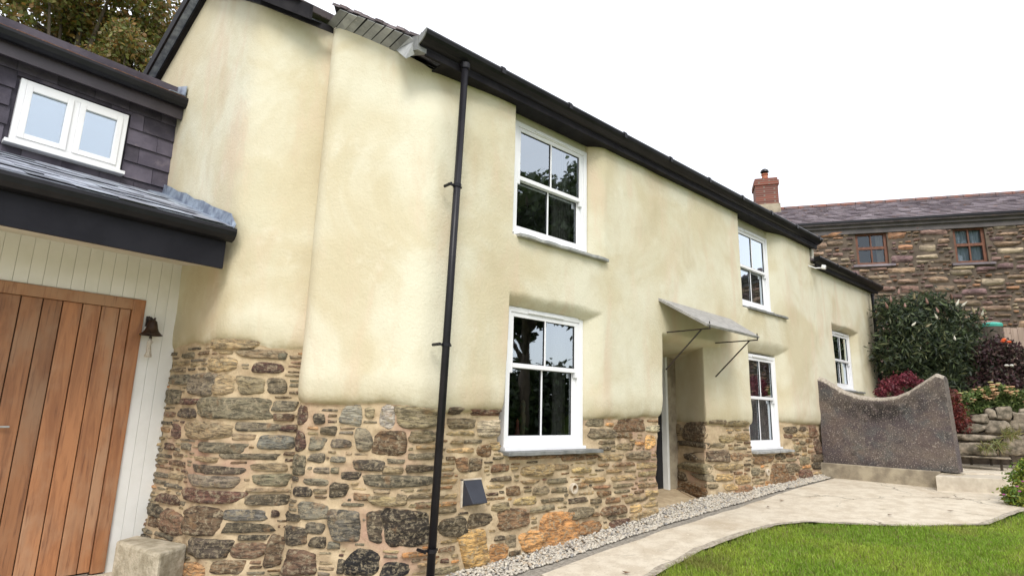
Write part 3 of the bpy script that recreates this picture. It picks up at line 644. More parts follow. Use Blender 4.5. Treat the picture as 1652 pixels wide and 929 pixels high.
# inner lining so that rooms behind the glass are dark rooms
rm = MB(); rm.box((-1.2, 4.6, -.35), (11.78, 4.7, 4.5)); rm.box((11.70, .3, -.35), (11.8, 4.6, 4.28)); rm.box((-1.1, 2.7, -.35), (11.7, 2.8, 4.3)); rm.box((-.2, .3, 2.72), (11.7, 2.7, 2.85)); rm.box((2.9, .3, .2), (3.0, 2.7, 4.6)); rm.box((5.2, .8, .2), (5.3, 2.7, 4.6)); rm.box((8.4, .3, .3), (8.5, 2.7, 4.6))
rm.build('inner_wall', M_DARK, cottage)
ew = MB(); ew.box((11.72, .02, -.2), (11.815, 4.7, 4.3)); ew.box((8.36, .02, 4.2), (8.44, 4.7, 4.66)); ew.build('end_wall', M_CREAM, cottage)
orn = MB(); q0 = F(843, 690, .30); orn.lathe((q0[0], .30, 1.14), [(.001, 0), (.04, 0), (.035, .03), (.022, .08), (.03, .18), (.034, .24), (.02, .30), (.026, .34), (.03, .37), (.02, .41), (.001, .43)], 14)
tag(orn.build('figurine', simple('figurine_glaze', (.16, .13, .05), (.07, .09, .04), 20, .5), smooth=True), 'small olive figurine standing inside the lower left sash window', 'figurine')
orn = MB(); orn.lathe((q0[0] - .075, .30, 1.14), [(.001, 0), (.022, 0), (.03, .05), (.024, .10), (.014, .16), (.018, .21), (.001, .23)], 12)
tag(orn.build('figurine', simple('red_glaze', (.28, .05, .03), (.16, .03, .02), 20, .5), smooth=True), 'small red figurine left of the olive one inside the window', 'figurine')
sh = MB(); sh.box((.9, .235, 1.10), (1.98, .40, 1.138)); sh.build('inner_sill', M_CREAM, cottage)

# ------------------------------------------------------------------ front door, canopy
dr = MB(); dr.box((3.30, .86, .27), (5.1, .90, 2.55)); door = dr.build('front_door', M_BLACK, cottage)
fr_ = MB(); fr_.box((4.64, .77, .27), (4.69, .86, 2.50)); fr_.box((3.30, .72, .286), (4.80, .85, .315)); fr_.build('door_frame', M_WHITE, cottage, bevel=.004)
jp = MB(); jp.box((4.702, .79, .27), (4.95, .86, 2.50)); jp.build('door_lining', M_PLINTH, cottage)
thr = MB(); thr.slab([(3.2, -.10, .262), (4.95, -.02, .285), (5.1, .9, .285), (3.2, .9, .262)], .10); thr.build('threshold', M_CONC, cottage, bevel=.01)
# canopy: wall line A-B, front edge D-C
yf = -.62
A_ = F(1063, 480, -.01); B_ = F(1179, 514, -.01); C_ = F(1226, 543, yf); D_ = F(1142, 522, yf)
print('canopy', A_, B_, C_, D_)
zw = (A_[2] + B_[2]) / 2 + .0; zf = (C_[2] + D_[2]) / 2; xa = (A_[0] + D_[0]) / 2; xb = (B_[0] + C_[0]) / 2
can = MB(); can.slab([(A_[0], .0, A_[2]), (D_[0], yf, D_[2]), (C_[0], yf, C_[2]), (B_[0], .0, B_[2])], .035)
cano = can.build('porch_canopy', slate_mat('canopy_slate', (.36, .35, .33), (.52, .50, .47), (.25, .25, .24), 14), cottage, bevel=.004)
for lx, nm in ((D_[0] + .06, 0), (C_[0] - .06, 1)):
    zq = (D_[2] if nm == 0 else C_[2]) - .05; s = MB()
    s.tube([(lx, .05, zq), (lx, yf + .01, zq)], .009, 6); s.tube([(lx, yf + .12, zq), (lx, .03, zq - .48)], .009, 6); s.tube([(lx, yf + .01, zq - .01), (lx, yf + .01, zq + .09)], .007, 6)
    s.build('canopy_bracket', M_IRON, cano)

# ------------------------------------------------------------------ small fittings in the wall
for (px, py, r_) in PIPES:
    u_, z_ = hit(px, py); p = surf(np.array(u_), np.array(z_)).reshape(3); s = MB(); ring = []; n = 20; vs = []
    for rr_, yy in ((r_, .03), (r_, -.022), (r_ * .66, -.026), (r_ * .66, .10)):
        vs += [(p[0] + rr_ * math.cos(2 * math.pi * k / n), p[1] + yy - .01, p[2] + rr_ * math.sin(2 * math.pi * k / n)) for k in range(n)]
    s.add(vs, [(a * n + k, a * n + (k + 1) % n, (a + 1) * n + (k + 1) % n, (a + 1) * n + k) for a in range(3) for k in range(n)]); vp = s.build('vent_pipe', M_PIPEW, cottage, smooth=False)
    d_ = MB(); d_.lathe((0, 0, 0), [(.001, 0), (r_ * .655, 0)], n); d_.v = [(p[0] + a, p[1] + .03, p[2] + b) for a, b, c in d_.v]; d_.build('pipe_bore', M_BLACK, vp)
v0 = .01
s = MB(); x0, x1, z0, z1 = .33, .53, .61, .83
s.box((x0 - .02, .045, z0 - .01), (x0 - .003, .10, z1 + .012)); s.box((x0 - .02, .045, z1 + .001), (x1 + .01, .10, z1 + .013)); s.build('vent_surround', M_PIPEW, cottage)
s = MB(); s.add([(x0, .04, z1), (x1, .04, z1), (x1 + .0, -.06, z0 + .03), (x0 + .035, -.06, z0 + .03), (x0, .05, z0), (x1, .05, z0), (x0, .06, z1), (x1, .06, z1), (x0, .06, z0), (x1, .06, z0)],
                [(0, 3, 2, 1), (3, 4, 5, 2), (0, 4, 3), (1, 2, 5), (0, 1, 7, 6), (5, 4, 8, 9), (4, 0, 6, 8), (1, 5, 9, 7)])
s.build('vent_cowl', simple('dark_cowl', (.022, .024, .034), (.03, .033, .045), 6, .45, 40, .05), cottage, bevel=.004)

# ------------------------------------------------------------------ main roof, verge, gutter
def off_line(d):   # wall line pushed outwards by d, from the facade corner backwards
    n1 = np.array([-math.sin(math.atan2(dG[1], dG[0])), math.cos(math.atan2(dG[1], dG[0]))]); n1 = -n1 if n1[1] > 0 else n1
    n1 = np.array([dG[1], -dG[0]]) * (-1); n2 = np.array([eJ[1], -eJ[0]]) * (-1)
    if n1[0] > 0: n1 = -n1
    if n2[0] > 0: n2 = -n2
    return n1 * d, n2 * d
o1, o2 = off_line(1.0)
def edge_pt(y, d):   # point of the offset end wall at this y
    # along K->B for small y, B->END afterwards
    p1 = K + o1 * d; t1 = (y - p1[1]) / dG[1]; q1 = p1 + dG * t1
    p2 = B + o2 * d; t2 = (y - p2[1]) / eJ[1]; q2 = p2 + eJ * t2
    return q1 if q1[0] > q2[0] else q2
def rz_(y, e=0): return (4.70 + .62 * y if y <= 2.8 else 4.70 + .62 * 2.8 - .55 * (y - 2.8)) + e
def roof_face(ylist, dl, dr, zoff, th, name, m, xr):
    s = MB()
    for a, b in zip(ylist[:-1], ylist[1:]):
        pa, pb = edge_pt(a, dl), edge_pt(b, dl); zr = lambda y: rz_(y, zoff)
        s.slab([(pa[0], a, zr(a)), (xr, a, zr(a)), (xr, b, zr(b)), (pb[0], b, zr(b))], th)
    return s.build(name, m, cottage)
roof0 = roof_face([-.05, .4, .9], -.06, 0, .07, .05, 'roof', M_OLDSL, 8.6)
roof = roof_face([.9, 1.2, 1.39, 1.6, 2.2, 2.8], .14, 0, .07, .05, 'roof', M_OLDSL, 8.6)
roof2 = roof_face([2.8, 3.4, 4.2, 4.95], .14, 0, .07, .05, 'rear_roof', M_OLDSL, 8.6)
# rough edges of the roof slates along the front verge
y_ = .92; k = 0
while y_ < 1.9:
    L = .075 + .02 * rf.random(); a, b = y_, y_ + L * 1.9
    for dd, zo in ((.19 + .02 * rf.random(), .085),):
        pa, pb = edge_pt(a, dd), edge_pt(b, dd); ia, ib = edge_pt(a, -.25), edge_pt(b, -.25)
        s = MB(); s.slab([(pa[0], a, rz_(a, zo)), (ia[0], a, rz_(a, zo)), (ib[0], b, rz_(b, zo) - .008), (pb[0], b, rz_(b, zo) - .008)], .012)
        s.build('roof_slate', M_OLDSL, cottage)
    y_ += L; k += 1
# undercloak slates below the verge, from the eaves corner to the crease
UPL = lambda px, py, e=0.: pl(px, py, (0, -.62, 1), (0, 0, 4.655 + e))
nO = np.array([-dG[1], dG[0], 0.]); kO = np.array([*(K + o1 * .20), 0.]); OPL = lambda px, py: pl(px, py, nO, kO)
A0, A1, B0, B1 = pl(529, 38, nO, np.array([*(K + o1 * .0), 0.])), pl(640, 82, nO, np.array([*(K + o1 * .0), 0.])), OPL(548, 16), OPL(663, 60)
print('verge', A0, A1, B0, B1)
f_ = 0.0
while f_ < .995:
    f2 = min(1.0, f_ + .105 + .03 * rf.random()); f2 = 1.0 if f2 > .93 else f2; g_ = .010; j1, j2 = rf.uniform(-.012, .012), rf.uniform(-.012, .012)
    LA = lambda t: A0 * (1 - t) + A1 * t; LB = lambda t: B0 * (1 - t) + B1 * t
    inw = (LA(0) - LB(0)) * .25; kz = np.array([0, 0, rf.uniform(-.004, .004)])
    s = MB(); s.slab([LA(f_) + inw + kz, LA(f2 - g_) + inw + kz, LB(f2 - g_ + j1) + kz, LB(f_ + j2) + kz], .008); s.build('verge_slate', M_VERGE, cottage); f_ = f2
inB = np.array([.25, .08, .01]); bkz = np.array([0, 0, .012])
s = MB(); s.slab([LA(-.10) + inB + bkz, LA(1.0) + inB + bkz, LB(1.02) + bkz, LB(-.08) + bkz], .008); s.slab([LA(-.10) + inB + bkz * 2, LA(1.0) + inB + bkz * 2, LA(1.0) + inB * 3 + bkz * 14, LA(-.1) + inB * 3 + bkz * 14], .01); s.build('verge_backing', M_FASCIA, cottage)
f_ = -.12; k = 0
while f_ < 1.10:
    f2 = f_ + .085 + .02 * rf.random(); q = lambda t: LB(t) + (LB(t) - LA(t)) * (.03 + .05 * math.sin(k * 2.3)) + np.array([0, 0, .016 + .004 * (k % 2)]); iv = np.array([.45, .10, .02])
    s = MB(); s.slab([q(f_) + iv, q(f2 + .015) + iv, q(f2 + .015), q(f_)], .011); s.slab([q(f_) + iv + (0, 0, .016), q(f2 + .015) + iv + (0, 0, .016), q(f2 + .01) + (0, 0, .016), q(f_ + .01) + (0, 0, .016)], .010); s.build('roof_slate', M_OLDSL, cottage); f_ = f2; k += 1
s = MB(); s.prism([(-.515, -.10, 4.655), (-.515, -.10, 4.80), (-.515, .25, 4.93), (-.515, .25, 4.80)], (.11, 0, 0)); s.build('eaves_end_board', M_VERGE, cottage)
cs = MB(); cs.slab([A1, B1, OPL(669, 67)], .008); cs.slab([A1, OPL(669, 67), OPL(669, 88), F(655, 95, -.03)], .008); cs.build('eaves_corner_slate', M_VERGE, cottage)
# left-hand stretch: dark bargeboard with a pale lead soffit strip
s = MB(); l_ = MB()
ybl = [.86, 1.2, 1.39, 1.6, 2.2, 2.8, 3.4, 4.2, 4.9]
for a, b in zip(ybl[:-1], ybl[1:]):
    pa, pb = edge_pt(a, .16), edge_pt(b, .16); qa, qb = edge_pt(a, .135), edge_pt(b, .135)
    s.add([(pa[0], a, rz_(a, .07)), (pb[0], b, rz_(b, .07)), (pb[0], b, rz_(b, -.09)), (pa[0], a, rz_(a, -.09)), (qa[0], a, rz_(a, .07)), (qb[0], b, rz_(b, .07)), (qb[0], b, rz_(b, -.09)), (qa[0], a, rz_(a, -.09))],
          [(0, 1, 2, 3), (5, 4, 7, 6), (3, 2, 6, 7), (0, 3, 7, 4), (1, 5, 6, 2)])
    ra, rb = edge_pt(a, .055), edge_pt(b, .055); wa_, wb2 = edge_pt(a, .0), edge_pt(b, .0)
    l_.add([(qa[0], a, rz_(a, -.07)), (qb[0], b, rz_(b, -.07)), (rb[0], b, rz_(b, -.075)), (ra[0], a, rz_(a, -.075))], [(0, 1, 2, 3)])
    s.add([(ra[0], a, rz_(a, -.06)), (rb[0], b, rz_(b, -.06)), (rb[0], b, rz_(b, -.13)), (ra[0], a, rz_(a, -.13)), (wa_[0] + .05, a, rz_(a, -.06)), (wb2[0] + .05, b, rz_(b, -.06)), (wb2[0] + .05, b, rz_(b, -.13)), (wa_[0] + .05, a, rz_(a, -.13))],
          [(0, 1, 2, 3), (3, 2, 6, 7), (0, 3, 7, 4), (1, 5, 6, 2)])
s.build('bargeboard', M_FASCIA, cottage); l_.build('verge_soffit', M_LEAD, cottage)

def gutter(x0, x1, zt, nm='gutter'):
    prof = [(-.105, zt - .13), (-.105, zt), (-.12, zt), (-.12, zt - .01), (-.20, zt - .01), (-.20, zt + .0), (-.215, zt + .0), (-.222, zt - .02), (-.212, zt - .05), (-.19, zt - .075), (-.15, zt - .10), (-.104, zt - .115), (-.104, zt - .13)]
    s = MB(); k = len(prof); s.add([(x0, a, b) for a, b in prof] + [(x1, a, b) for a, b in prof], [(i, (i + 1) % k, (i + 1) % k + k, i + k) for i in range(k)][:-1] + [tuple(range(k)), tuple(reversed(range(k, 2 * k)))])
    g = s.build(nm, M_BLACK, cottage)
    xq = x0 + .9
    while xq < x1:
        c = MB(); c.tube([(xq, -.205, zt + .006), (xq + .05, -.205, zt + .006)], .014, 8); c.box((xq, -.226, zt - .06), (xq + .05, -.214, zt)); c.build('gutter_bracket', M_BLACK, g); xq += 1.0
    return g
g = gutter(-.50, 8.58, 4.83)
fs = MB(); fs.box((-.42, -.103, 4.64), (8.56, -.07, 4.80)); fs.box((-.22, -.07, 4.65), (8.52, .12, 4.665)); fs.build('fascia', M_FASCIA, cottage)
# pale stop end and folded corner slates at the eaves corner
c1 = [F(662, 59, -.14), F(683, 47, -.2), F(668, 64, -.19), F(680, 60, -.2)]
s = MB(); s.prism([(-.512, a, b) for a, b in ((-.104, 4.80), (-.222, 4.825), (-.215, 4.79), (-.19, 4.755), (-.15, 4.73), (-.104, 4.715))], (.010, 0, 0)); s.build('gutter_stop_end', M_VERGE, g)
pA = 0 #; pB = F(669, 67, -.19); pC = F(669, 87, -.185); pD = F(655, 94, -.02); pE = F(643, 80, .06)
# gutter and fascia of the lower extension, its roof
g2 = gutter(8.35, 12.0, 4.45, 'extension_gutter')
fs = MB(); fs.box((8.46, -.103, 4.28), (11.98, -.07, 4.42)); fs.box((8.47, -.07, 4.29), (11.9, .12, 4.305)); fs.build('extension_fascia', M_FASCIA, cottage)
s = MB(); s.slab([(8.46, -.05, 4.45), (12.0, -.05, 4.45), (12.0, 2.5, 5.6), (8.46, 2.5, 5.6)], .05); s.slab([(8.46, 2.5, 5.6), (12.0, 2.5, 5.6), (12.0, 4.9, 4.6), (8.46, 4.9, 4.6)], .05); s.build('extension_roof', M_OLDSL, cottage)
s = MB(); s.slab([(8.56, 0, 4.66), (8.56, 2.8, 6.38), (8.56, 4.9, 5.2), (8.56, 4.9, 4.3), (8.56, 0, 4.3)], .1); s.build('end_gable', M_CREAM, cottage)
def downpipe(top, bot, r, brk, knob=-1):
    s = MB(); s.tube([top, bot], r, 14); pmain = s.build('downpipe', M_BLACK, cottage, smooth=True)
    s = MB(); dv = np.array(bot) - np.array(top)
    s.tube([np.array(top) + (0, 0, .0), np.array(top) + dv * .012], r * 1.22, 14); s.build('pipe_socket', M_BLACK, pmain, smooth=False)
    for f_ in brk:
        c = np.array(top) + dv * f_; s = MB(); s.tube([c + (0, 0, .015), c - (0, 0, .015)], r * 1.18, 14)
        s.box((c[0] - r - .055, c[1] + r * .3, c[2] - .009), (c[0] + r + .03, c[1] + r * .3 + .012, c[2] + .009)); s.tube([(c[0] - r - .04, c[1] + r + .06, c[2]), (c[0] - r - .04, c[1] + r * .2 - .02, c[2])], .014, 8); s.build('pipe_bracket', M_BLACK, pmain)
    return pmain
pt = F(751, 104, -.15); pb = F(693, 945, -.15); pb = pb + (pb - pt) * .02
pm = downpipe(pt, pb, .034, [.265, .575, .925])
s = MB(); s.tube([pt + np.array([0, 0, .0]), pt + np.array([.0, .0, -.05])], .045, 14); s.build('gutter_outlet', M_BLACK, pm)
s = MB(); s.box((pt[0] - .034, pt[1] + .0, pt[2] - .02), (pt[0] + .034, pt[1] + .07, pt[2] + .1)); s.build('outlet_box', M_BLACK, pm)
downpipe(F(1407, 474, -.1), F(1424, 645, -.1), .032, [.55])
# security lamp below the extension gutter
q = F(1326, 432, -.2); lm = empty('security_lamp', q, 'small white floodlight fixed below the lower black gutter', 'lamp')
s = MB(); s.tube([q + (-.14, .19, .05), q + (-.05, .1, .0), q], .012, 8); s.build('bracket_arm', M_UPVC, lm)
s = MB(); s.obox(q + (-.04, -.07, -.04), (.085, .02, 0), (-.02, .07, .02), (0, -.02, .07)); s.build('lamp_head', M_UPVC, lm, bevel=.012)
s = MB(); s.obox(q + (-.032, -.076, -.03), (.065, .014, 0), (0, .004, 0), (0, -.013, .05)); s.build('lamp_lens', simple('lens', (.25, .25, .24), (.4, .4, .38), 40, .2), lm)

# ------------------------------------------------------------------ garage with slate-hung upper storey
gA = math.radians(8.4); gX = np.array([math.cos(gA), math.sin(gA), 0.]); gN = np.array([math.sin(gA), -math.cos(gA), 0.])  # along the front, outwards
J3 = np.array([J[0], J[1], 0.]); B3 = np.array([B[0], B[1], 0.]); J2 = np.array([-1.7345, 3.298, 0.])
garage = empty('garage', J3 - gX * .9 + np.array([0, 0, -.1]), 'garage with brown plank door, white boarding and slate-hung upper storey beside the cottage', 'garage')
def GP(base, u, o_, z): return base + gX * u + gN * o_ + np.array([0, 0, z])
def gbox(s, base, u0, u1, o0, o1, z0, z1):
    return s.obox(GP(base, u0, o0, z0), gX * (u1 - u0), gN * (o1 - o0), (0, 0, z1 - z0))
ZF = -.10
# backing wall
s = MB(); gbox(s, J3, -3.2, .3, -.16, -.06, ZF - .2, 3.0); s.build('wall', M_CREAM, garage)
# white boards: above door and post beside door
uD = -.29; ub = -3.0
bw = .105; u_ = uD
while u_ > ub:
    s = MB(); gbox(s, J3, u_ - bw + .002, u_ - .0, -.06, -.012, 2.435, 2.86); s.build('wall_board', M_WHITE, garage, bevel=.002); u_ -= bw
for a, b in ((uD + .002, uD + .10), (uD + .102, uD + .20), (uD + .202, uD + .33)):
    s = MB(); gbox(s, J3, a, b, -.06, -.012, ZF, 2.86); s.build('wall_board', M_WHITE, garage, bevel=.002)
# brown door
s = MB(); gbox(s, J3, -.40, uD, -.06, .012, ZF + .02, 2.43); gbox(s, J3, -1.62, -.40, -.058, .010, 2.325, 2.43); gbox(s, J3, -1.72, -1.62, -.06, .012, ZF, 2.43); s.build('door_frame', M_CEDAR, garage, bevel=.004)
s = MB(); gbox(s, J3, -1.62, -.40, -.058, -.034, ZF, 2.325); door2 = s.build('door', simple('dark_gap', (.03, .015, .01)), garage)
pbx = [-.403, -.50, -.652, -.802, -.955, -1.10, -1.255, -1.41, -1.56, -1.62]
for a, b in zip(pbx[1:], pbx[:-1]):
    s = MB(); gbox(s, J3, a + .004, b - .004, -.036, -.008 + .004 * rf.random(), ZF + .035, 2.322); s.build('plank', M_CEDAR, door2, bevel=.005)
s = MB(); hz = pl(5, 688, gN, J3)[2]; gbox(s, J3, -1.33, -1.17, .025, .04, hz - .008, hz + .008); gbox(s, J3, -1.33, -1.31, -.005, .04, hz - .008, hz + .008); s.build('door_handle', M_STEEL, door2, bevel=.003)
s = MB(); gbox(s, J3, -1.75, uD + .02, -.06, .09, ZF - .05, ZF - .005); s.build('door_step', M_SILL, garage)
s = MB(); gbox(s, J3, -1.6, -.42, -.002, .012, ZF + .0, ZF + .03); s.build('draught_strip', M_STEEL, door2)
# canopy soffit, fascia, gutter
oC = 1.06
s = MB(); s.prism([GP(J3, -3.2, -.05, 2.86), GP(J3, .28, -.05, 2.86), GP(J3, -.09, oC - .03, 2.70), GP(J3, -3.2, oC - .02, 2.70)], (0, 0, .02)); s.build('soffit', M_SOFFIT, garage)
s = MB(); gbox(s, B3, -3.4, -.06, .0, .03, 2.66, 2.93); s.build('canopy_fascia', simple('blue_black_fascia', (.010, .010, .014), (.015, .015, .02), 3, .6, 30, .05, spec=.15), garage)
s = MB(); prof = [(.03, 2.93), (.03, 3.03), (.05, 3.03), (.05, 3.02), (.12, 3.02), (.12, 3.03), (.135, 3.03), (.14, 3.0), (.13, 2.96), (.10, 2.925), (.06, 2.91)]
s.prism([GP(B3, -3.4, a, b) for a, b in prof][::-1], gX * 3.38); s.build('canopy_gutter', M_BLACK, garage)
s = MB(); s.add([GP(J3, .14, oC - .02, 2.70), GP(J3, .28, -.05, 2.86), GP(J3, .28, -.05, 3.5), GP(J3, .14, oC - .02, 2.98)], [(0, 1, 2, 3)]); 
# lean-to roof slates
lo_ = lambda u: GP(B3, u, .09, 3.05); hi_ = lambda u: GP(J2, u, .03, 3.80)
s = MB(); s.slab([lo_(-3.4), lo_(-.02), hi_(.0), hi_(-3.4)], .05); lr = s.build('lean_to_roof', M_ROOFSL, garage)
NR = 7; upv = hi_(0) - lo_(0)
for r_ in range(NR):
    f0, f1 = r_ / NR, min((r_ + 1.25) / NR, 1.0); wd = .29; u_ = -3.3 + (.5 * wd if r_ % 2 else 0)
    while u_ < -.0:
        u1_ = min(u_ + wd, -.015)
        if u1_ - u_ > .03 and u1_ > -2.3:
            a = lo_(u_ + .003) * (1 - f0) + hi_(u_ + .003) * f0; b = lo_(u1_) * (1 - f0) + hi_(u1_) * f0; c = lo_(u1_) * (1 - f1) + hi_(u1_) * f1; d = lo_(u_ + .003) * (1 - f1) + hi_(u_ + .003) * f1
            jf = rf.uniform(-.025, .02); a = a + upv * jf; b = b + upv * (jf + rf.uniform(-.008, .008)); up_ = np.array([0, 0, 1.]); e1 = up_ * rf.uniform(.006, .020); e2 = up_ * .004
            s = MB(); s.slab([a + e1, b + e1, c + e2, d + e2], .004); s.build('slate', M_ROOFSL, lr)
        u_ += wd
# hung slates
WX0, WX1, WZ0, WZ1 = -1.46, -.50, 3.93, 4.60
s = MB(); gbox(s, J2, -3.4, .03, -.15, -.03, 3.4, 5.2); dw = s.build('upper_wall', M_HUNG, garage)
rowh = .195; z_ = 3.70; r_ = 0
while z_ < 4.95:
    wd = .335; u_ = -3.35 + (.5 * wd if r_ % 2 else 0) 
    while u_ < .02:
        a, b = max(u_ + .004, -9), min(u_ + wd, .02); z0_, z1_ = z_, z_ + rowh + .02
        segs = [(a, b, z0_, z1_)]
        if b > WX0 - .03 and a < WX1 + .03 and z1_ > WZ0 - .03 and z0_ < WZ1 + .03:
            segs = []
            if a < WX0 - .03: segs.append((a, WX0 - .03, z0_, z1_))
            if b > WX1 + .03: segs.append((WX1 + .03, b, z0_, z1_))
            if z0_ < WZ0 - .05: segs.append((max(a, WX0 - .03), min(b, WX1 + .03), z0_, WZ0 - .04))
            if z1_ > WZ1 + .05: segs.append((max(a, WX0 - .03), min(b, WX1 + .03), WZ1 + .03, z1_))
        for (a_, b_, c_, d_) in segs:
            if b_ - a_ > .03 and d_ - c_ > .02 and b_ > -2.6:
                k = .004 * rf.random(); s = MB(); s.slab([GP(J2, a_, .012 + k, c_), GP(J2, b_, .012 + k, c_), GP(J2, b_, -.012 + k, d_), GP(J2, a_, -.012 + k, d_)], .008); s.build('slate', M_HUNG, dw)
        u_ += wd
    z_ += rowh; r_ += 1
# twin casement
s = MB()
t_ = .05
gbox(s, J2, WX0, WX0 + t_, -.02, .05, WZ0, WZ1); gbox(s, J2, WX1 - t_, WX1, -.02, .05, WZ0, WZ1); gbox(s, J2, WX0 + t_, WX1 - t_, -.02, .048, WZ1 - t_, WZ1); gbox(s, J2, WX0 + t_, WX1 - t_, -.02, .048, WZ0, WZ0 + t_)
wm = (WX0 + WX1) / 2; gbox(s, J2, wm - .028, wm + .028, -.02, .047, WZ0 + t_, WZ1 - t_)
cas = s.build('window', M_UPVC, garage, bevel=.004)
s = MB(); gbox(s, J2, WX0 - .04, WX1 + .04, -.02, .10, WZ0 - .04, WZ0 - .001); s.build('window_sill', M_UPVC, cas, bevel=.004)
for a, b in ((WX0 + t_, wm - .028), (wm + .028, WX1 - t_)):
    s = MB(); k = .055
    gbox(s, J2, a, a + k, .0, .062, WZ0 + t_, WZ1 - t_); gbox(s, J2, b - k, b, .0, .062, WZ0 + t_, WZ1 - t_); gbox(s, J2, a + k, b - k, .0, .061, WZ0 + t_, WZ0 + t_ + k); gbox(s, J2, a + k, b - k, .0, .061, WZ1 - t_ - k, WZ1 - t_); s.build('casement', M_UPVC, cas, bevel=.004)
    s = MB(); a_, b_, c_, d_ = a + k, b - k, WZ0 + t_ + k, WZ1 - t_ - k; gbox(s, J2, a_, b_, .025, .031, c_, d_); s.build('pane', M_GLASS, cas)
    s = MB(); gbox(s, J2, a_, b_, -.025, -.02, c_, d_); s.build('sky_tint_panel', simple('sky_tint', (.42, .47, .54), (.36, .42, .5), 3, .7), cas)  # pale blue panel behind the pane, sky reflection put into its colour
# upper eaves
s = MB(); gbox(s, J2, -3.6, .03, .0, .16, 4.80, 4.82); gbox(s, J2, -3.6, .03, .14, .165, 4.72, 4.90); s.build('eaves_fascia', simple('plum_fascia', (.055, .045, .055), (.04, .032, .04), 4, .5, 30, .05), garage)
prof = [(.168, 4.87), (.168, 4.96), (.19, 4.96), (.19, 4.95), (.26, 4.95), (.26, 4.96), (.275, 4.96), (.28, 4.93), (.265, 4.88), (.235, 4.85), (.20, 4.845)]
s = MB(); s.prism([GP(J2, -3.6, a, b) for a, b in prof][::-1], gX * 3.66); s.build('eaves_gutter', M_BLACK, garage)
s = MB(); s.slab([GP(J2, -3.6, .22, 4.97), GP(J2, .0, .22, 4.97), GP(J2, -.1, -2.2, 6.1), GP(J2, -3.6, -2.2, 6.1)], .05); ur = s.build('upper_roof', M_OLDSL, garage)
M_MOSS = simple('mossy_slate_edge', (.22, .10, .075), (.32, .17, .11), 14, .9, 60, .6)
u_ = -3.5
while u_ < -.1:
    w2 = .2 + .02 * rf.random(); s = MB(); s.slab([GP(J2, u_, .235 + .015 * rf.random(), 4.985), GP(J2, min(u_ + w2 - .006, -.02), .235, 4.985), GP(J2, min(u_ + w2 - .006, -.02), -.2, 5.185), GP(J2, u_, -.2, 5.185)], .016); s.build('slate', M_MOSS, ur); u_ += w2
# lead flashings
s = MB(); n = 8
wl = lambda f_: J2 * (1 - f_) + B3 * f_
vs = []
for i in range(n + 1):
    f_ = i / n; p = wl(f_) + gX * .0; zr_ = 3.80 * (1 - f_) + 3.06 * f_; jj = .012 * math.sin(i * 2.7)
    outw = -nJ if nJ[0] > 0 else nJ
    p = p + outw * .03 + np.array([0, 0, 0]); 
    vs += [p + (0, 0, zr_ + .14 + jj), p + outw * .004 + (0, 0, zr_ + .035), p + outw * .13 + (0, 0, zr_ + .03), p + outw * .16 + (0, 0, zr_ + .018)]
# extend the lower end past the eave
s.add(vs, [(i * 4 + k, i * 4 + k + 1, i * 4 + k + 5, i * 4 + k + 4) for i in range(n) for k in range(3)])
fl = s.build('lead_flashing', M_LEAD, garage)
fl.modifiers.new('solid', 'SOLIDIFY').thickness = .006
s = MB(); eu = np.array([*eJ, 0]); p0 = wl(1.0) + outw * .03; s.slab([p0 + (0, 0, 3.20), p0 + (0, 0, 3.07), p0 - eu * .12 + outw * .02 + (0, 0, 3.02), p0 - eu * .13 + (0, 0, 3.07)][::-1], .006); s.build('flashing_end', M_LEAD, garage)
s = MB(); p0 = J2 + outw * .03; s.slab([p0 + gN * .22 + (0, 0, 4.98), p0 + gN * .24 + (0, 0, 5.12), p0 - eu * -.5 + (0, 0, 5.36), p0 - eu * -.5 + (0, 0, 5.2)], .01); s.slab([p0 + gN * .24 + gX * -.16 + (0, 0, 5.0), p0 + gN * .24 + (0, 0, 5.0), p0 + eu * .4 + (0, 0, 5.2), p0 + eu * .4 - gX * .16 + (0, 0, 5.2)], .01); s.build('upper_flashing', M_LEAD, garage)
# bell
q = pl(246, 524, gN, J3 + gN * .10); bell = empty('wall_bell', q, 'dark bronze bell with pale rope hanging on the white boards beside the plank door', 'bell')
s = MB(); s.lathe(q + (0, 0, -.10), [(.001, .15), (.022, .15), (.038, .132), (.046, .10), (.052, .066), (.064, .038), (.086, .014), (.100, .003), (.100, -.004), (.088, .002), (.056, .035), (.001, .1)], 24); s.build('bell_body', M_BRONZE, bell, smooth=True)
s = MB(); s.tube([q + (0, 0, .03), q + (0, 0, .05), q + (-.008, .03, .065), q + (-.02, .09, .05)], .011, 8); s.tube([q + (-.02, .0, .05), q + (-.035, .0, .075), q + (-.03, .0, .045)], .012, 8); s.tube([q + (.012, .0, .05), q + (.018, .02, .07)], .010, 8); s.obox(q + (-.045, .092, -.01), gX * .05, gN * -.01, (0, 0, .10)); s.build('bell_bracket', M_IRON, bell)
s = MB(); s.tube([q + (0, 0, -.08), q + (0, 0, -.14)], .009, 6); s.tube([q + (0, 0, -.118), q + (0, 0, -.135)], .014, 8); s.build('clapper', M_IRON, bell)
s = MB(); s.tube([q + (0, 0, -.135), q + (0, 0, -.17), q + (-.004, 0, -.20), q + (.002, 0, -.27), q + (0, 0, -.31), q + (0, 0, -.315)], [.010, .026, .018, .024, .034, .026], 10); s.build('bell_rope', M_ROPE, bell, smooth=True)
# concrete block at the foot of the corner
s = MB(); top = [Gd(187, 871, .27), Gd(222, 862, .27), Gd(303, 876, .27), Gd(258, 894, .27)]
s.prism([(p[0], p[1], -.2) for p in top][::-1], (0, 0, 0.47)); 
tag(s.build('concrete_block', simple('block_concrete', (.52, .46, .35), (.30, .26, .18), 7, .95, 26, 1., det=9, bdist=.02), bevel=.025), 'rough pale concrete block at the foot of the wall beside the plank door', 'block')

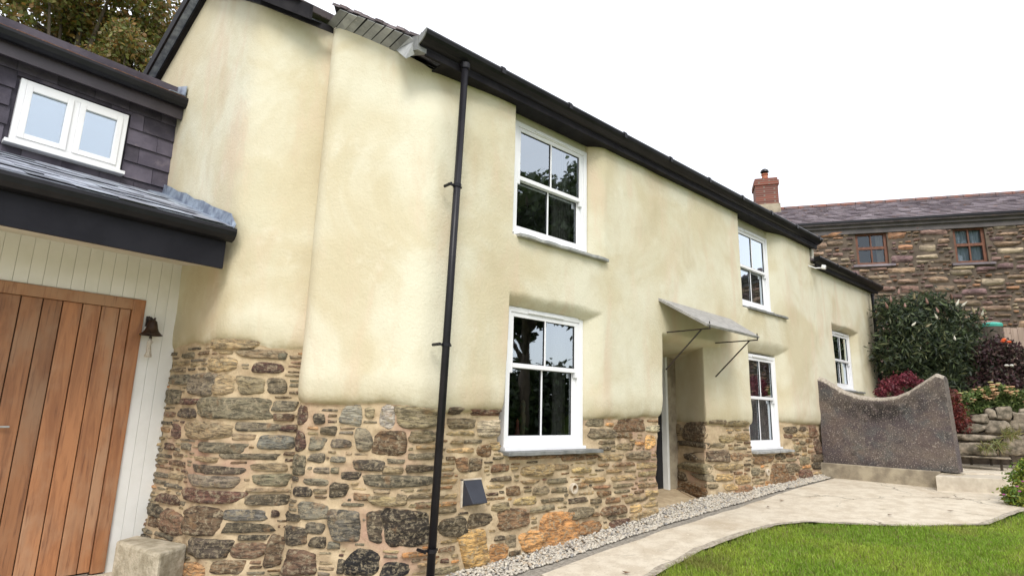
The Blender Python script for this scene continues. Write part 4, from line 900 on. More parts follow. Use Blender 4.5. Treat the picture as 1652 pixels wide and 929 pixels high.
# ------------------------------------------------------------------ roughcast garden wall with swept top
gw = empty('garden_wall', (8.4, -.9, .45), 'dark roughcast garden wall with a dipped curved top beside the cottage', 'wall')
ny_ = 90; nz_ = 60; y0_, y1_ = .0, -1.90
def topz(y):
    return np.interp(y, [-1.96, -1.90, -1.80, -1.66, -1.40, -1.20, -1.0, -.8, -.6, -.4, -.22, -.08, .05], [2.05, 2.17, 2.22, 2.13, 1.95, 1.86, 1.835, 1.84, 1.88, 1.96, 2.08, 2.17, 2.22])
V = []; mk_ = []; al_ = []
prof_t = np.concatenate([np.linspace(0, 1, nz_), 1 + np.linspace(0, 1, 12)[1:], 2 + np.linspace(0, 1, 12)[1:]])
thk = .27
for j in range(ny_ + 1):
    y = y0_ + (y1_ - y0_) * j / ny_; zt = float(topz(y))
    for p_ in prof_t:
        if p_ <= 1: x, z = 8.34, .70 + (zt - .07 - .70) * p_
        elif p_ <= 2: a = (p_ - 1) * math.pi; x, z = 8.34 + thk / 2 - thk / 2 * math.cos(a), zt - .07 + .07 * math.sin(a)
        else: x, z = 8.34 + thk, zt - .07 - (zt - .77) * (p_ - 2)
        yy = y - (.06 * (1 - (z - .7) / 1.5) * (j / ny_) if j else 0)
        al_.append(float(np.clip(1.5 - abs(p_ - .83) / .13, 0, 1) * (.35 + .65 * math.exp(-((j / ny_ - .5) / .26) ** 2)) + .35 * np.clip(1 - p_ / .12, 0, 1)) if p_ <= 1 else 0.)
        V.append((x - .03 * (1 - (z - .7) / 1.5) + .008 * float(0), yy, z)); mk_.append(1.0 if 1.05 < p_ < 2.0 else max(0, (p_ - .955) * 12) if p_ <= 1.05 else 0)
V = np.array(V); n0, n1 = ny_ + 1, len(prof_t); nzv = fbm(V[:, 1] * 8, V[:, 2] * 8, 81) * .010 + fbm(V[:, 1] * 40, V[:, 2] * 40, 82, 2) * .003
V[:, 0] += nzv; V[:, 2] += .3 * nzv
i2 = np.arange(n0 * n1).reshape(n0, n1); q = np.stack([i2[:-1, :-1], i2[1:, :-1], i2[1:, 1:], i2[:-1, 1:]], -1).reshape(-1, 4)
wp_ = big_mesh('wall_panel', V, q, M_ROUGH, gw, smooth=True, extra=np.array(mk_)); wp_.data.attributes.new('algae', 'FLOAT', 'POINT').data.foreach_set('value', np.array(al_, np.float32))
cap = MB(); last = V.reshape(n0, n1, 3)[-1]; cap.add([tuple(p) for p in last], [tuple(range(n1))]); cap.build('wall_end', M_ROUGH, gw)
s = MB(); s.box((8.20, -1.72, .3), (8.62, .1, .70)); s.box((8.30, -1.98, .3), (8.62, -1.721, .68)); s.build('plinth', M_PLINTH, gw, bevel=.012)
# step slab and terrace to the right
top = [Gd(1509, 767, .66), Gd(1632, 773, .66), Gd(1652, 757, .66), Gd(1560, 742, .66)]
s = MB(); s.prism([(p[0], p[1], .3) for p in top], (0, 0, .36)); tag(s.build('step', simple('step_concrete', (.56, .50, .40), (.44, .38, .30), 6, .9, 40, .5), bevel=.01), 'pale concrete step block right of the dark garden wall', 'step')
s = MB(); s.prism([(8.62, -1.9, .35), (8.62, .0, .35), (12.9, .0, .35), (13.0, -6, .35), (9.2, -6, .35), (9.0, -2.2, .35)][::-1], (0, 0, .33)); tag(s.build('terrace', M_CONC, bevel=.01), kind='structure')

# ------------------------------------------------------------------ neighbour's stone house
nd = R @ np.array([-2300 - CXP, -(580 - CYP), -FPX]); nd[2] = 0; nd /= -np.linalg.norm(nd)  # along the front, to the right
NP = atd(1480, 364, 17.0); ZE = NP[2]; nn = np.array([nd[1], -nd[0], 0.]);
if (CAM - NP).dot(nn) < 0: nn = -nn
NP0 = np.array([NP[0], NP[1], 0.])
def NPt(s_, z, o_=0.): return NP0 + nd * s_ + nn * o_ + np.array([0, 0, z])
def Npx(px, py):
    p = pl(px, py, nn, NP0); return (p - NP0).dot(nd), p[2]
print('eave z', ZE, [np.round(Npx(*p), 2) for p in ((1310, 375), (1652, 352), (1380, 375), (1432, 422), (1540, 372), (1591, 420), (1340, 420))])
nh = empty('stone_house', NPt(0, 1.4), 'long rubble stone house with slate roof and brown windows behind the cottage', 'house')
s0_, s1_ = -5.0, 9.0
W_ = []
for (a, b) in (((1381, 374), (1431, 423)), ((1539, 371), (1591, 420))):
    sa, za = Npx(*a); sb, zb_ = Npx(*b); W_.append((sa - .04, sb + .06, zb_ - .05, ZE - .13))
s = MB()
def nbox(s, a, b, o0, o1, z0, z1): return s.obox(NPt(a, z0, o0), nd * (b - a), nn * (o1 - o0), (0, 0, z1 - z0))
edges = [s0_, W_[0][0], W_[0][1], W_[1][0], W_[1][1], s1_]
for a, b in ((s0_, W_[0][0]), (W_[0][1], W_[1][0]), (W_[1][1], s1_)): nbox(s, a, b, -.3, 0, 0.5, ZE)
for wv in W_: nbox(s, wv[0], wv[1], -.299, -.001, .5, wv[2]); nbox(s, wv[0], wv[1], -.299, -.001, wv[3], ZE)
nbox(s, s0_, s1_, -4.4, -4.2, .5, ZE); s.build('wall', simple('neighbour_mortar', (.15, .115, .085), (.09, .07, .053), 4, .95, 20, .8), nh)
oc = np.zeros((int((s1_ - s0_) / .02), int((ZE - .5) / .02)), bool)
for wv in W_: oc[int((wv[0] - .03 - s0_) / .02):int((wv[1] + .03 - s0_) / .02), int((wv[2] - .07 - .5) / .02):] = True
sl_, sr_ = Npx(1300, 450)[0], Npx(1700, 450)[0]
NTN = [(.22, .15, .13), (.17, .12, .13), (.29, .22, .16), (.24, .19, .145), (.30, .18, .115), (.15, .105, .105), (.30, .27, .21), (.20, .165, .125), (.25, .19, .15), (.19, .135, .125)]
NS = []
for (wa, wb2, ha, hb2, tries) in ((.35, .7, .15, .25, 500), (.25, .55, .08, .15, 5000), (.12, .3, .05, .11, 12000), (.08, .16, .05, .08, 12000), (.05, .1, .03, .05, 12000)):
    for _ in range(tries):
        wd, hh = rf.uniform(wa, wb2), rf.uniform(ha, hb2); sa = rf.uniform(s0_, s1_ - wd); za = rf.uniform(2.4, ZE - hh)
        i0, i1, j0, j1 = int((sa - s0_) / .02), int((sa + wd - s0_) / .02) + 1, int((za - .5) / .02), int((za + hh - .5) / .02) + 1
        if i1 >= oc.shape[0] or j1 >= oc.shape[1] or oc[i0:i1, j0:j1].any(): continue
        oc[i0:i1, j0:j1] = True; NS.append((sa + wd / 2, za + hh / 2, wd / 2 * 1.09, hh / 2 * 1.12))
NS.sort(key=lambda a: (-int(sl_ < a[0] < sr_), -a[2] * a[3])); VJ = []; QJ = []; CJ = []; nb = 0
for i, (sc0, zc, hw, hh) in enumerate(NS):
    V, q = stone_geo(NPt(sc0, zc, 0), nd, nn, hw, hh, .03 + .03 * rf.random(), 900 + i, .07, 5, .04)
    c = np.array(rf.choice(NTN)) * rf.uniform(.85, 1.5) * np.array([1.08, 1, .92])
    if rf.random() < .02: c = np.array((.62, .52, .36))
    cc = np.repeat(c[None], len(V), 0)
    if i < 298: big_mesh('stone', V, q, M_NSTONE, nh, cols=cc)
    else: VJ.append(V); QJ.append(q + nb); CJ.append(cc); nb += len(V)
o = big_mesh('small_stone', np.vstack(VJ), np.vstack(QJ), M_NSTONE, nh, cols=np.vstack(CJ)); o['kind'] = 'stuff'
print('neighbour stones', len(NS))
for wi, (sa, sb, z0, z1) in enumerate(W_):
    s = MB(); t_ = .075; nbox(s, sa, sa + t_, -.14, -.06, z0, z1); nbox(s, sb - t_, sb, -.14, -.06, z0, z1); nbox(s, sa + t_, sb - t_, -.139, -.061, z0, z0 + t_); nbox(s, sa + t_, sb - t_, -.139, -.061, z1 - t_, z1)
    zm = (z0 + z1) / 2 + .02; nbox(s, sa + t_, sb - t_, -.138, -.055, zm - .04, zm + .04); xm = (sa + sb) / 2; nbox(s, xm - .018, xm + .018, -.13, -.062, z0 + t_, zm - .04); nbox(s, xm - .018, xm + .018, -.13, -.062, zm + .04, z1 - t_)
    fw = s.build('window', M_TIMBERW, nh)
    for (a, b, c, d) in ((sa + t_, xm - .018, z0 + t_, zm - .04), (xm + .018, sb - t_, z0 + t_, zm - .04), (sa + t_, xm - .018, zm + .04, z1 - t_), (xm + .018, sb - t_, zm + .04, z1 - t_)):
        s = MB(); s.add([NPt(a, c, -.10), NPt(b, c, -.10), NPt(b, d, -.10), NPt(a, d, -.10)], [(0, 1, 2, 3)]); s.build('pane', M_GLASS2, fw)
    s = MB(); nbox(s, sa - .12, sb + .14, -.1, .07, z0 - .07, z0 - .005); s.build('window_sill', M_OLDSL, fw)
    n = 30; s = MB(); vs = []
    ca, cb2 = (sa, sb) if wi == 1 else (sb - .25, sb)
    for i in range(n + 1):
        f_ = i / n; o_ = -.2 + .025 * math.sin(i * 1.3); vs += [NPt(ca + (cb2 - ca) * f_, z0, o_), NPt(ca + (cb2 - ca) * f_, z1, o_)]
    s.add(vs, [(2 * i, 2 * i + 2, 2 * i + 3, 2 * i + 1) for i in range(n)]); s.build('curtain', M_NCURT if wi == 1 else M_CURT, fw, smooth=True)
    s = MB(); nbox(s, sa, sb, -.6, -.55, z0 - .1, z1 + .1); s.build('dark_room', M_DARK, fw)
s = MB(); nbox(s, s0_ - .2, s1_, .001, .14, ZE + .0, ZE + .14); nbox(s, s0_ - .2, s1_, .0, .06, ZE - .16, ZE - .001); s.build('fascia', simple('old_fascia', (.16, .14, .135), (.11, .10, .10), 3, .8, 20, .2), nh)
s = MB(); nbox(s, s0_ - .2, s1_, .16, .27, ZE + .13, ZE + .20); s.build('gutter', M_BLACK, nh)
# roof: ridge from the picture heights, courses of slate
rd = 2.9
def ridge_z():
    p = pl(1450, 326, nn, NP0 - nn * rd); return p[2]
ZR = ridge_z(); print('ridge', ZR)
V0 = lambda s_, f_, e=0.: NPt(s_, ZE + .16 + (ZR - ZE - .16) * f_ + e, .26 - (rd + .26) * f_)
s = MB(); s.slab([V0(s0_ - .3, 0), V0(s1_, 0), V0(s1_, 1), V0(s0_ - .3, 1)], .08); s.slab([V0(s0_ - .3, 1), V0(s1_, 1), NPt(s1_, ZE, -6), NPt(s0_ - .3, ZE, -6)], .08); nr = s.build('roof', M_OLDSL, nh)
s = MB(); NC = 13
for r_ in range(NC):
    f0, f1 = r_ / NC, min(1, (r_ + 1.15) / NC); sx_ = s0_ - .3 + (.14 if r_ % 2 else 0)
    while sx_ < s1_:
        wd = rf.uniform(.22, .36); e = .035 + .018 * rf.random(); j = rf.uniform(-.01, .01)
        s.slab([V0(sx_ + .006, f0 + j * .3, e), V0(min(sx_ + wd, s1_), f0 + j * .3, e), V0(min(sx_ + wd, s1_), f1, .006), V0(sx_ + .006, f1, .006)], .02); sx_ += wd
o = s.build('roof_slate', M_OLDSL, nr); o['kind'] = 'stuff'
# colour variation for the joined slates comes from noise in the material
sx_ = s0_ - .3
while sx_ < s1_ - .4:
    s = MB(); s.tube([V0(sx_ + .005, 1, .02), V0(sx_ + .44, 1, .02)], .09, 8); s.build('ridge_tile', M_RIDGE, nr); sx_ += .45
# chimney
cp = lambda px, py: pl(px, py, nn, NP0 - nn * 2.6)
ca = (cp(1219, 325) - NP0).dot(nd); cb_ = (cp(1256, 325) - NP0).dot(nd); ct = cp(1236, 291)[2]; cz0 = ZR - .9
s = MB(); nbox(s, ca, cb_, -rd - .35, -rd + .42, cz0, ct - .12); nbox(s, ca - .04, cb_ + .04, -rd - .39, -rd + .46, ct - .22, ct - .12 - .001 + .06); nbox(s, ca - .0, cb_ + .0, -rd - .35, -rd + .42, ct - .06, ct + .04); ch = s.build('chimney', M_BRICK, nh)
s = MB(); nbox(s, ca - .03, cb_ + .03, -rd - .38, -rd + .50, ZR - .35, ZR + .10); s.build('chimney_flashing', M_PLINTH, ch)
pc = NPt((ca + cb_) / 2 + .02, ct + .04, -rd); s = MB(); s.lathe(pc, [(.13, 0), (.115, .06), (.10, .26), (.125, .27), (.125, .31), (.09, .31)], 14); s.build('chimney_pot', M_TERRA, ch, smooth=False)
s = MB(); s.lathe(pc + np.array([0, 0, .36]), [(.10, 0), (.15, .02), (.13, .09), (.07, .14), (.001, .16)], 14); [s.tube([pc + (a, b, .3), pc + (a, b, .38)], .012, 5) for a, b in ((.08, 0), (-.08, 0), (0, .08), (0, -.08))]; s.build('chimney_cowl', M_BLACK, ch)

# ------------------------------------------------------------------ plants
def leafcloud(name, blobs, n, size, cols, parent=None, seed=0, aspect=2.6, droop=.3, shell=.55):
    r = np.random.RandomState(seed); bl = np.array([b[:6] for b in blobs], float); wgt = bl[:, 3] * bl[:, 4] * bl[:, 5]; ch_ = r.choice(len(bl), n, p=wgt / wgt.sum())
    d = r.normal(size=(n, 3)); d /= np.linalg.norm(d, axis=1)[:, None]; rad = np.power(r.uniform(shell ** 3, 1.0, n), 1 / 3.) * np.where(r.rand(n) < .22, r.uniform(1., 1.55, n), 1.) * (1 + .22 * fbm(d[:, 0] * 3 + ch_, d[:, 1] * 3 + d[:, 2] * 3, 91, 2))
    C0 = bl[ch_, :3] + d * rad[:, None] * bl[ch_, 3:6]
    a = r.normal(size=(n, 3)) + d * .6; a[:, 2] -= droop; a /= np.linalg.norm(a, axis=1)[:, None]
    b = np.cross(a, r.normal(size=(n, 3))); b /= np.linalg.norm(b, axis=1)[:, None]
    L = size * r.uniform(.6, 1.35, n)[:, None]; Wd = L / aspect
    V = np.stack([C0 - a * L * .5, C0 + b * Wd * .5, C0 + a * L * .5 , C0 - b * Wd * .5], 1).reshape(-1, 3)
    q = np.arange(4 * n).reshape(n, 4); cl = np.array(cols)[r.choice(len(cols), n)] * r.uniform(.6, 1.4, (n, 1)); cl = np.repeat(cl, 4, 0)
    return big_mesh(name, V, q, M_LEAF, parent, cols=cl)
def blobs(c, rad, n, sub_, seed, flat=1.0):
    r = random.Random(seed); out = []
    for _ in range(n):
        while True:
            v = np.array([r.uniform(-1, 1) for _ in range(3)])
            if np.linalg.norm(v) < 1: break
        s_ = sub_ * r.uniform(.6, 1.25); out.append((c[0] + v[0] * rad[0], c[1] + v[1] * rad[1], c[2] + v[2] * rad[2], s_, s_, s_ * flat))
    return out
def limbs(par, base, bl, r0, seed, name='trunk', k=14):
    r = random.Random(seed); s = MB(); top = np.mean([b[:3] for b in bl], 0); base = np.array(base, float)
    mid = base * .5 + np.array(top) * .5; s.tube([base, base * .75 + mid * .25 + (r.uniform(-.1, .1), 0, 0), mid, top], [r0, r0 * .8, r0 * .6, r0 * .25], 10)
    for b in r.sample(bl, min(k, len(bl))):
        f_ = r.uniform(.35, .9); st_ = base * (1 - f_) + np.array(top) * f_; en = np.array(b[:3]); m2 = (st_ + en) / 2 + (0, 0, r.uniform(0, .15))
        s.tube([st_, m2, en], [r0 * .35, r0 * .22, r0 * .08], 6)
    s.build(name, M_BARK, par, smooth=True)
def tree(label, base, c, rad, nbl, sub_, n, size, cols, seed, r0=.18, aspect=1.7, cat='tree', nm='tree', group=None, shell=.5):
    tr_ = empty(nm, base, label, cat, group); bl = blobs(c, rad, nbl, sub_, seed); leafcloud('crown', bl, n, size, cols, tr_, seed, aspect, .3, shell); limbs(tr_, base, bl, r0, seed); return tr_
AUT = [(.17, .15, .035), (.22, .15, .035), (.12, .14, .035), (.26, .14, .04), (.20, .20, .055)]
GRN = [(.035, .06, .016), (.05, .08, .022), (.028, .045, .014), (.06, .085, .03)]
c = atd(130, 25, 15.5); tree('tall olive and russet leaved tree rising behind the garage roof', (c[0], c[1], 0), (c[0] - .3, c[1], c[2] + .6), (2.3, 2.0, 2.4), 60, .62, 26000, .14, AUT, 5, .22, shell=.25)
c = atd(215, 75, 14.0); tree('small russet tree showing just left of the cottage verge', (c[0], c[1], 0), (c[0] - .1, c[1], c[2] - .5), (.75, .8, .8), 16, .36, 6000, .11, AUT, 8, .12, shell=.2)
# trees across the lawn, mirrored in the windows
for i, (x, y, h, rr_, lab) in enumerate(((11.2, -10.6, 10.4, 2.9, 'broad dark tree across the lawn, nearer of the two mirrored in the windows'), (16.6, -12.6, 12.6, 3.1, 'rounder dark tree across the lawn, farther of the two mirrored in the windows'))):
    tree(lab, (x, y, float(zg(x))), (x, y, h - rr_ * 1.1), (rr_, rr_, rr_ * 1.15), 46, .85, 15000, .30, GRN, 20 + i, .28, shell=.3)
for i, (x, y) in enumerate(((23, -9.5), (28, -8.5), (33.5, -9), (19.5, -12.5), (9.4, -11.8), (13.6, -12.6))):
    sb = empty('hedge_shrub', (x, y, float(zg(x, y))), ['dark rounded shrub in the hedge across the lawn, beside the farther tree', 'tall dark shrub in the middle of the hedge across the lawn', 'dark shrub at the far end of the hedge across the lawn', 'dark shrub right behind the farther tree across the lawn', 'dark shrub behind the nearer tree across the lawn', 'dark shrub between the two trees across the lawn'][i], 'shrub')
    bl = blobs((x, y, zg(x, y) + 1.2), (2.4, 1.3, 1.4), 26, .8, 40 + i); leafcloud('foliage', bl, 7000, .26, GRN, sb, 44 + i, 1.8); limbs(sb, (x, y, float(zg(x, y)) - .1), bl, .12, 50 + i, 'stem', 8)

# butterfly bush beyond the extension
BU = [(.09, .12, .05), (.028, .045, .025), (.04, .06, .03), (.055, .075, .035), (.022, .035, .02), (.07, .09, .04)]
c = atd(1500, 560, 12.6); zb0 = float(zg(c[0], c[1]))
bb = empty('butterfly_bush', (c[0], c[1], zb0), 'large dark green bush with pale flower spikes against the stone house', 'bush')
bl = []
for (px, py, d, r_) in ((1450, 520, 12.6, .42), (1480, 500, 12.8, .38), (1520, 510, 12.8, .38), (1555, 525, 12.8, .34), (1450, 570, 12.5, .5), (1495, 555, 12.4, .5), (1540, 560, 12.5, .45), (1575, 560, 12.8, .34), (1470, 610, 12.5, .5), (1520, 610, 12.4, .5), (1565, 605, 12.5, .42), (1430, 500, 12.8, .28), (1500, 640, 12.5, .5), (1445, 640, 12.6, .4), (1555, 640, 12.6, .4), (1505, 487, 12.9, .25)):
    p = atd(px, py, d); bl.append((p[0], p[1], p[2], r_, r_, r_))
leafcloud('foliage', bl, 22000, .12, BU, bb, 3, 3.6, .5, .3); leafcloud('leaf_tips', bl, 3000, .17, [(.12, .15, .07), (.16, .17, .08), (.09, .12, .05)], bb, 13, 5.5, -.2, .85); limbs(bb, (c[0], c[1], zb0 - .05), bl, .09, 4, 'stem', 14)
rq = random.Random(5); SP = [simple('rust_spike', (.24, .13, .10)), simple('white_spike', (.7, .66, .55)), simple('dull_spike', (.30, .25, .14))]
for (px, py, cl) in ((1437, 482, 0), (1450, 470, 0), (1475, 478, 2), (1512, 500, 0), (1545, 488, 1), (1556, 490, 1), (1570, 500, 2), (1510, 510, 1), (1498, 525, 2), (1475, 522, 1), (1540, 545, 1), (1484, 562, 1), (1430, 492, 0), (1460, 492, 0), (1530, 560, 2), (1585, 505, 1), (1535, 478, 0), (1495, 485, 0)):
    p = atd(px, py, 12.15); dv = np.array([rq.uniform(-.5, .5), rq.uniform(-.5, .2), rq.uniform(.3, 1)]) ; dv /= np.linalg.norm(dv); s = MB(); s.tube([p - dv * .07, p - dv * .03, p, p + dv * .07], [.012, .026, .02, .005], 7)
    s.build('flower_spike', SP[cl], bb)
# crimson maple by the wall
def plant(nm, label, cat, pts, n, size, cols, seed, aspect, sub_=.2, droop=.3, gz=None, group=None):
    b0 = np.array(pts[0][:3]); bx = [(p[0], p[1], p[2], p[3], p[3], p[3] * .8) for p in pts]; cx_ = np.mean([p[:2] for p in pts], 0); z0 = float(zg(cx_[0], cx_[1])) if gz is None else gz
    e_ = empty(nm, (cx_[0], cx_[1], z0), label, cat, group); leafcloud('foliage', bx, n, size, cols, e_, seed, aspect, droop, .2); limbs(e_, (cx_[0], cx_[1], z0 - .03), bx, .03, seed, 'stem', 8); return e_
P_ = lambda px, py, d, r_: (*atd(px, py, d), r_)
RED = [(.15, .02, .035), (.21, .03, .055), (.10, .012, .025), (.27, .06, .07)]
plant('japanese_maple', 'crimson maple showing over the dip of the dark garden wall', 'shrub', [P_(1432, 622, 10.2, .14), P_(1448, 616, 10.3, .15), P_(1465, 610, 10.3, .14), P_(1422, 634, 10.2, .12), P_(1478, 618, 10.2, .12), P_(1450, 640, 10.2, .15)], 2600, .06, RED, 6, 3.2)
plant('japanese_maple', 'dark red weeping maple right of the garden wall end', 'shrub', [P_(1533, 640, 10.6, .16), P_(1540, 660, 10.5, .18), P_(1548, 680, 10.4, .18), P_(1556, 695, 10.4, .13), P_(1534, 690, 10.5, .15), P_(1530, 660, 10.6, .14)], 2600, .06, [(.15, .025, .02), (.22, .04, .03), (.10, .02, .018)], 7, 3.8, droop=1.2)
# purple-leaved rose, far right
pr = plant('purple_shrub', 'purple-leaved shrub with a few orange and white blooms by the fence', 'shrub', [P_(1590, 575, 12.2, .35), P_(1612, 560, 12.2, .3), P_(1640, 580, 12.0, .38), P_(1610, 610, 12., .36), P_(1650, 610, 12., .36), P_(1575, 620, 12.1, .3), P_(1632, 635, 11.9, .3)], 7000, .075, [(.06, .03, .035), (.09, .04, .05), (.05, .045, .03), (.12, .07, .06)], 9, 2)
for (px, py, cl) in ((1620, 548, (.85, .16, .03)), (1628, 552, (.8, .12, .03)), (1632, 590, (.8, .78, .7)), (1624, 590, (.75, .72, .65)), (1618, 551, (.7, .1, .03))):
    p = atd(px, py, 11.75); s = MB(); s.lathe(p, [(.001, -.02), (.03, -.01), (.045, .01), (.02, .03), (.001, .025)], 9); s.build('bloom', simple('bloom', cl, tuple(v * .7 for v in cl), 40, .6), pr)
# sedum bed: flat pink-cream heads over fleshy green leaves
SG = [(.20, .24, .07), (.10, .15, .04), (.13, .19, .05), (.08, .12, .035), (.17, .22, .07)]
Mhead = simple('sedum_head', (.62, .40, .22), (.45, .26, .15), 40, .8, 90, .8); Mhead2 = simple('sedum_head_green', (.52, .50, .22), (.42, .36, .16), 40, .8, 90, .8)
Mst = 0
labs = ['sedum clump nearest the garden wall, above the rockery', 'middle sedum clump with flat cream heads above the rockery', 'sedum clump with pinkest flat heads, third from the garden wall', 'sedum clump at the right edge of the bed above the rockery']
for i, (px, py) in enumerate(((1555, 655), (1585, 648), (1615, 645), (1648, 652))):
    d = 11.3; sd_ = plant('sedum', labs[i], 'plant', [P_(px - 10, py, d, .16), P_(px + 10, py, d, .17), P_(px, py + 14, d - .1, .17), P_(px, py - 14, d - .1, .13), P_(px + 8, py - 16, d, .11), P_(px - 9, py - 15, d, .11), P_(px, py - 10, d + .1, .16), P_(px + 14, py - 9, d, .14), P_(px - 14, py - 9, d, .14)], 2600, .06, SG, 60 + i, 1.6)
    for k in range(26):
        hx, hy = px + rq.uniform(-20, 20), py - 19 + rq.uniform(-7, 16) + abs(px - 1615) * .05 - (i == 2) * 4; p = atd(hx, hy, d + rq.uniform(-.3, .3)); s = MB(); r_ = rq.uniform(.03, .055)
        s.lathe(p, [(.001, -.02), (r_ * .6, -.012), (r_, .0), (r_ * .8, .012), (.001, .016)], 9); s.tube([p - (0, 0, .015), p - (0, 0, .05)], .003, 4); s.build('flower_head', Mhead if rq.random() < .6 else Mhead2, sd_)
# rockery stones holding the bed
rk_l = ['mossy', 'pale', 'lichened', 'flat grey', 'brown', 'rounded pale', 'dark', 'cracked', 'long mossy', 'small pale', 'buff', 'flat dark']
rk = empty('rockery', (*atd(1600, 735, 10.6)[:2], .68), 'low rockery of pale mossy stones below the sedum bed', 'rockery'); Mrk = simple('rockery_stone', (.34, .28, .21), (.10, .085, .06), 9, .95, 20, 1., det=8)
for i, (x0, y0, x1, y1, d) in enumerate(((1545, 700, 1610, 712, 10.2), (1546, 714, 1600, 735, 10.1), (1600, 700, 1650, 734, 10.4), (1548, 682, 1585, 699, 10.4), (1586, 678, 1625, 700, 10.4), (1590, 658, 1606, 676, 10.6), (1605, 655, 1630, 678, 10.6), (1625, 665, 1660, 700, 10.6), (1568, 668, 1592, 682, 10.5), (1632, 702, 1665, 735, 10.3), (1650, 660, 1680, 700, 10.6), (1540, 735, 1620, 739, 10.0))):
    C_ = atd((x0 + x1) / 2, (y0 + y1) / 2, d); hw = (x1 - x0) / 2 / FPX * d; hh = (y1 - y0) / 2 / FPX * d
    vv_ = (CAM - C_); vv_[2] = 0; vv_ /= np.linalg.norm(vv_); T_ = np.array([-vv_[1], vv_[0], 0]); V, q = stone_geo(C_, T_, vv_, hw, hh, .10, 2000 + i, .03, 4)
    V2, q2 = stone_geo(C_, -T_, -vv_, hw, hh, .25, 2100 + i, .05, 4); big_mesh('rock', np.vstack([V, V2]), np.vstack([q, q2 + len(V)]), Mrk, rk)
gr_ = plant('trailing_grass', 'arching yellow grass tuft spilling over the rockery steps', 'plant', [P_(1590, 722, 9.9, .10), P_(1612, 718, 9.9, .12), P_(1630, 700, 9.9, .12)], 260, .22, [(.18, .20, .06), (.3, .26, .1)], 71, 16)
# bank of soil behind the stones
s = MB(); a = atd(1535, 735, 11.2); b = atd(1760, 735, 11.2); s.add([(a[0], a[1], .6), (b[0], b[1], .6), (b[0] + .5, b[1] + .3, 1.35), (a[0] + .5, a[1] + .3, 1.35), (b[0] + 2.5, b[1] + 1.5, 1.55), (a[0] + 2.5, a[1] + 1.5, 1.55)], [(0, 1, 2, 3), (3, 2, 4, 5)]); tag(s.build('bank', M_SOIL), kind='structure')
# board fence and turquoise butt lid far right
fn = empty('board_fence', (*atd(1630, 570, 13.6)[:2], 1.4), 'weathered pinkish board fence at the right edge below the stone house', 'fence')
for k in range(9):
    x0 = 1596 + k * 11; a = atd(x0, 528 + (k % 2), 13.6); b = atd(x0 + 10.4, 528, 13.6); s = MB(); dv = b - a; dv[2] = 0; s.obox((a[0], a[1], 1.4), dv, nn * .02, (0, 0, a[2] - 1.4)); s.build('board', M_FENCE, fn)
q = atd(1600, 524, 13.2); s = MB(); s.lathe(q, [(.19, -.05), (.20, 0), (.18, .03), (.09, .055), (.001, .06)], 20); wb_ = tag(s.build('water_butt', M_TURQ, smooth=False), 'turquoise domed lid of a water butt beside the board fence', 'water butt'); s = MB(); s.lathe(q, [(.18, -1.2), (.185, -.05)], 20); s.build('barrel', simple('barrel_brown', (.10, .075, .055)), wb_)
# flowering plant at right edge of lawn
fp = plant('flowering_plant', 'bright yellow-green plant with small magenta flowers at the lawn corner', 'plant', [P_(1640, 800, 7.6, .16), P_(1655, 770, 7.8, .18), P_(1630, 792, 7.6, .1), P_(1668, 800, 7.6, .2), P_(1650, 812, 7.5, .12), P_(1662, 752, 7.8, .14)], 3200, .055, [(.26, .32, .04), (.16, .26, .04), (.10, .17, .03), (.34, .34, .06)], 33, 2.2)
for (px, py) in ((1619, 797), (1641, 784), (1645, 792), (1650, 776)):
    p = atd(px, py, 7.4); s = MB(); s.lathe(p, [(.001, -.008), (.014, -.004), (.018, .006), (.001, .004)], 7); s.build('bloom', simple('magenta_bloom', (.45, .06, .30), (.55, .1, .4), 40, .6), fp)

# ------------------------------------------------------------------ gravel pebbles
phi = (1 + 5 ** .5) / 2; ico = np.array([(-1, phi, 0), (1, phi, 0), (-1, -phi, 0), (1, -phi, 0), (0, -1, phi), (0, 1, phi), (0, -1, -phi), (0, 1, -phi), (phi, 0, -1), (phi, 0, 1), (-phi, 0, -1), (-phi, 0, 1)]) / 1.9
icf = np.array([(0, 11, 5), (0, 5, 1), (0, 1, 7), (0, 7, 10), (0, 10, 11), (1, 5, 9), (5, 11, 4), (11, 10, 2), (10, 7, 6), (7, 1, 8), (3, 9, 4), (3, 4, 2), (3, 2, 6), (3, 6, 8), (3, 8, 9), (4, 9, 5), (2, 4, 11), (6, 2, 10), (8, 6, 7), (9, 8, 1)])
GE = np.array([p[0] for p in PATH[2:]])
n = 16000; uq = rs.uniform(UB - .6, U(8.25), n); Pq, Nq = plan(uq); xq0 = uq - UK + K[0]
wq = np.interp(xq0, [-1.5, 0, 3, 5, 8.2], [.32, .27, .25, .22, .13]); inn_ = np.where((xq0 > 3.2) & (xq0 < 5), -.08, -.08); dq = rs.uniform(0, 1, n) * (wq + .03 * fbm(uq * 5, uq * 0, 7) - inn_) + inn_
Pp = Pq + Nq * dq[:, None] ; hp = zg(Pp[:, 0], Pp[:, 1]) + .012 + .03 * rs.rand(n) * np.clip((wq - dq) / .12, .2, 1) + .03 * np.exp(-dq / .1)
sz = rs.uniform(.007, .019, n); scl = np.stack([sz * rs.uniform(.8, 1.4, n), sz * rs.uniform(.8, 1.3, n), sz * rs.uniform(.6, .9, n)], -1)
th = rs.uniform(0, 6.28, n); ct_, st_ = np.cos(th), np.sin(th)
base = ico[None] * scl[:, None] * rs.uniform(.75, 1.2, (n, 12, 1)); tilt = rs.uniform(-.5, .5, (n, 1)); base[..., 2] += base[..., 0] * tilt
rot = np.stack([base[..., 0] * ct_[:, None] - base[..., 1] * st_[:, None], base[..., 0] * st_[:, None] + base[..., 1] * ct_[:, None], base[..., 2]], -1)
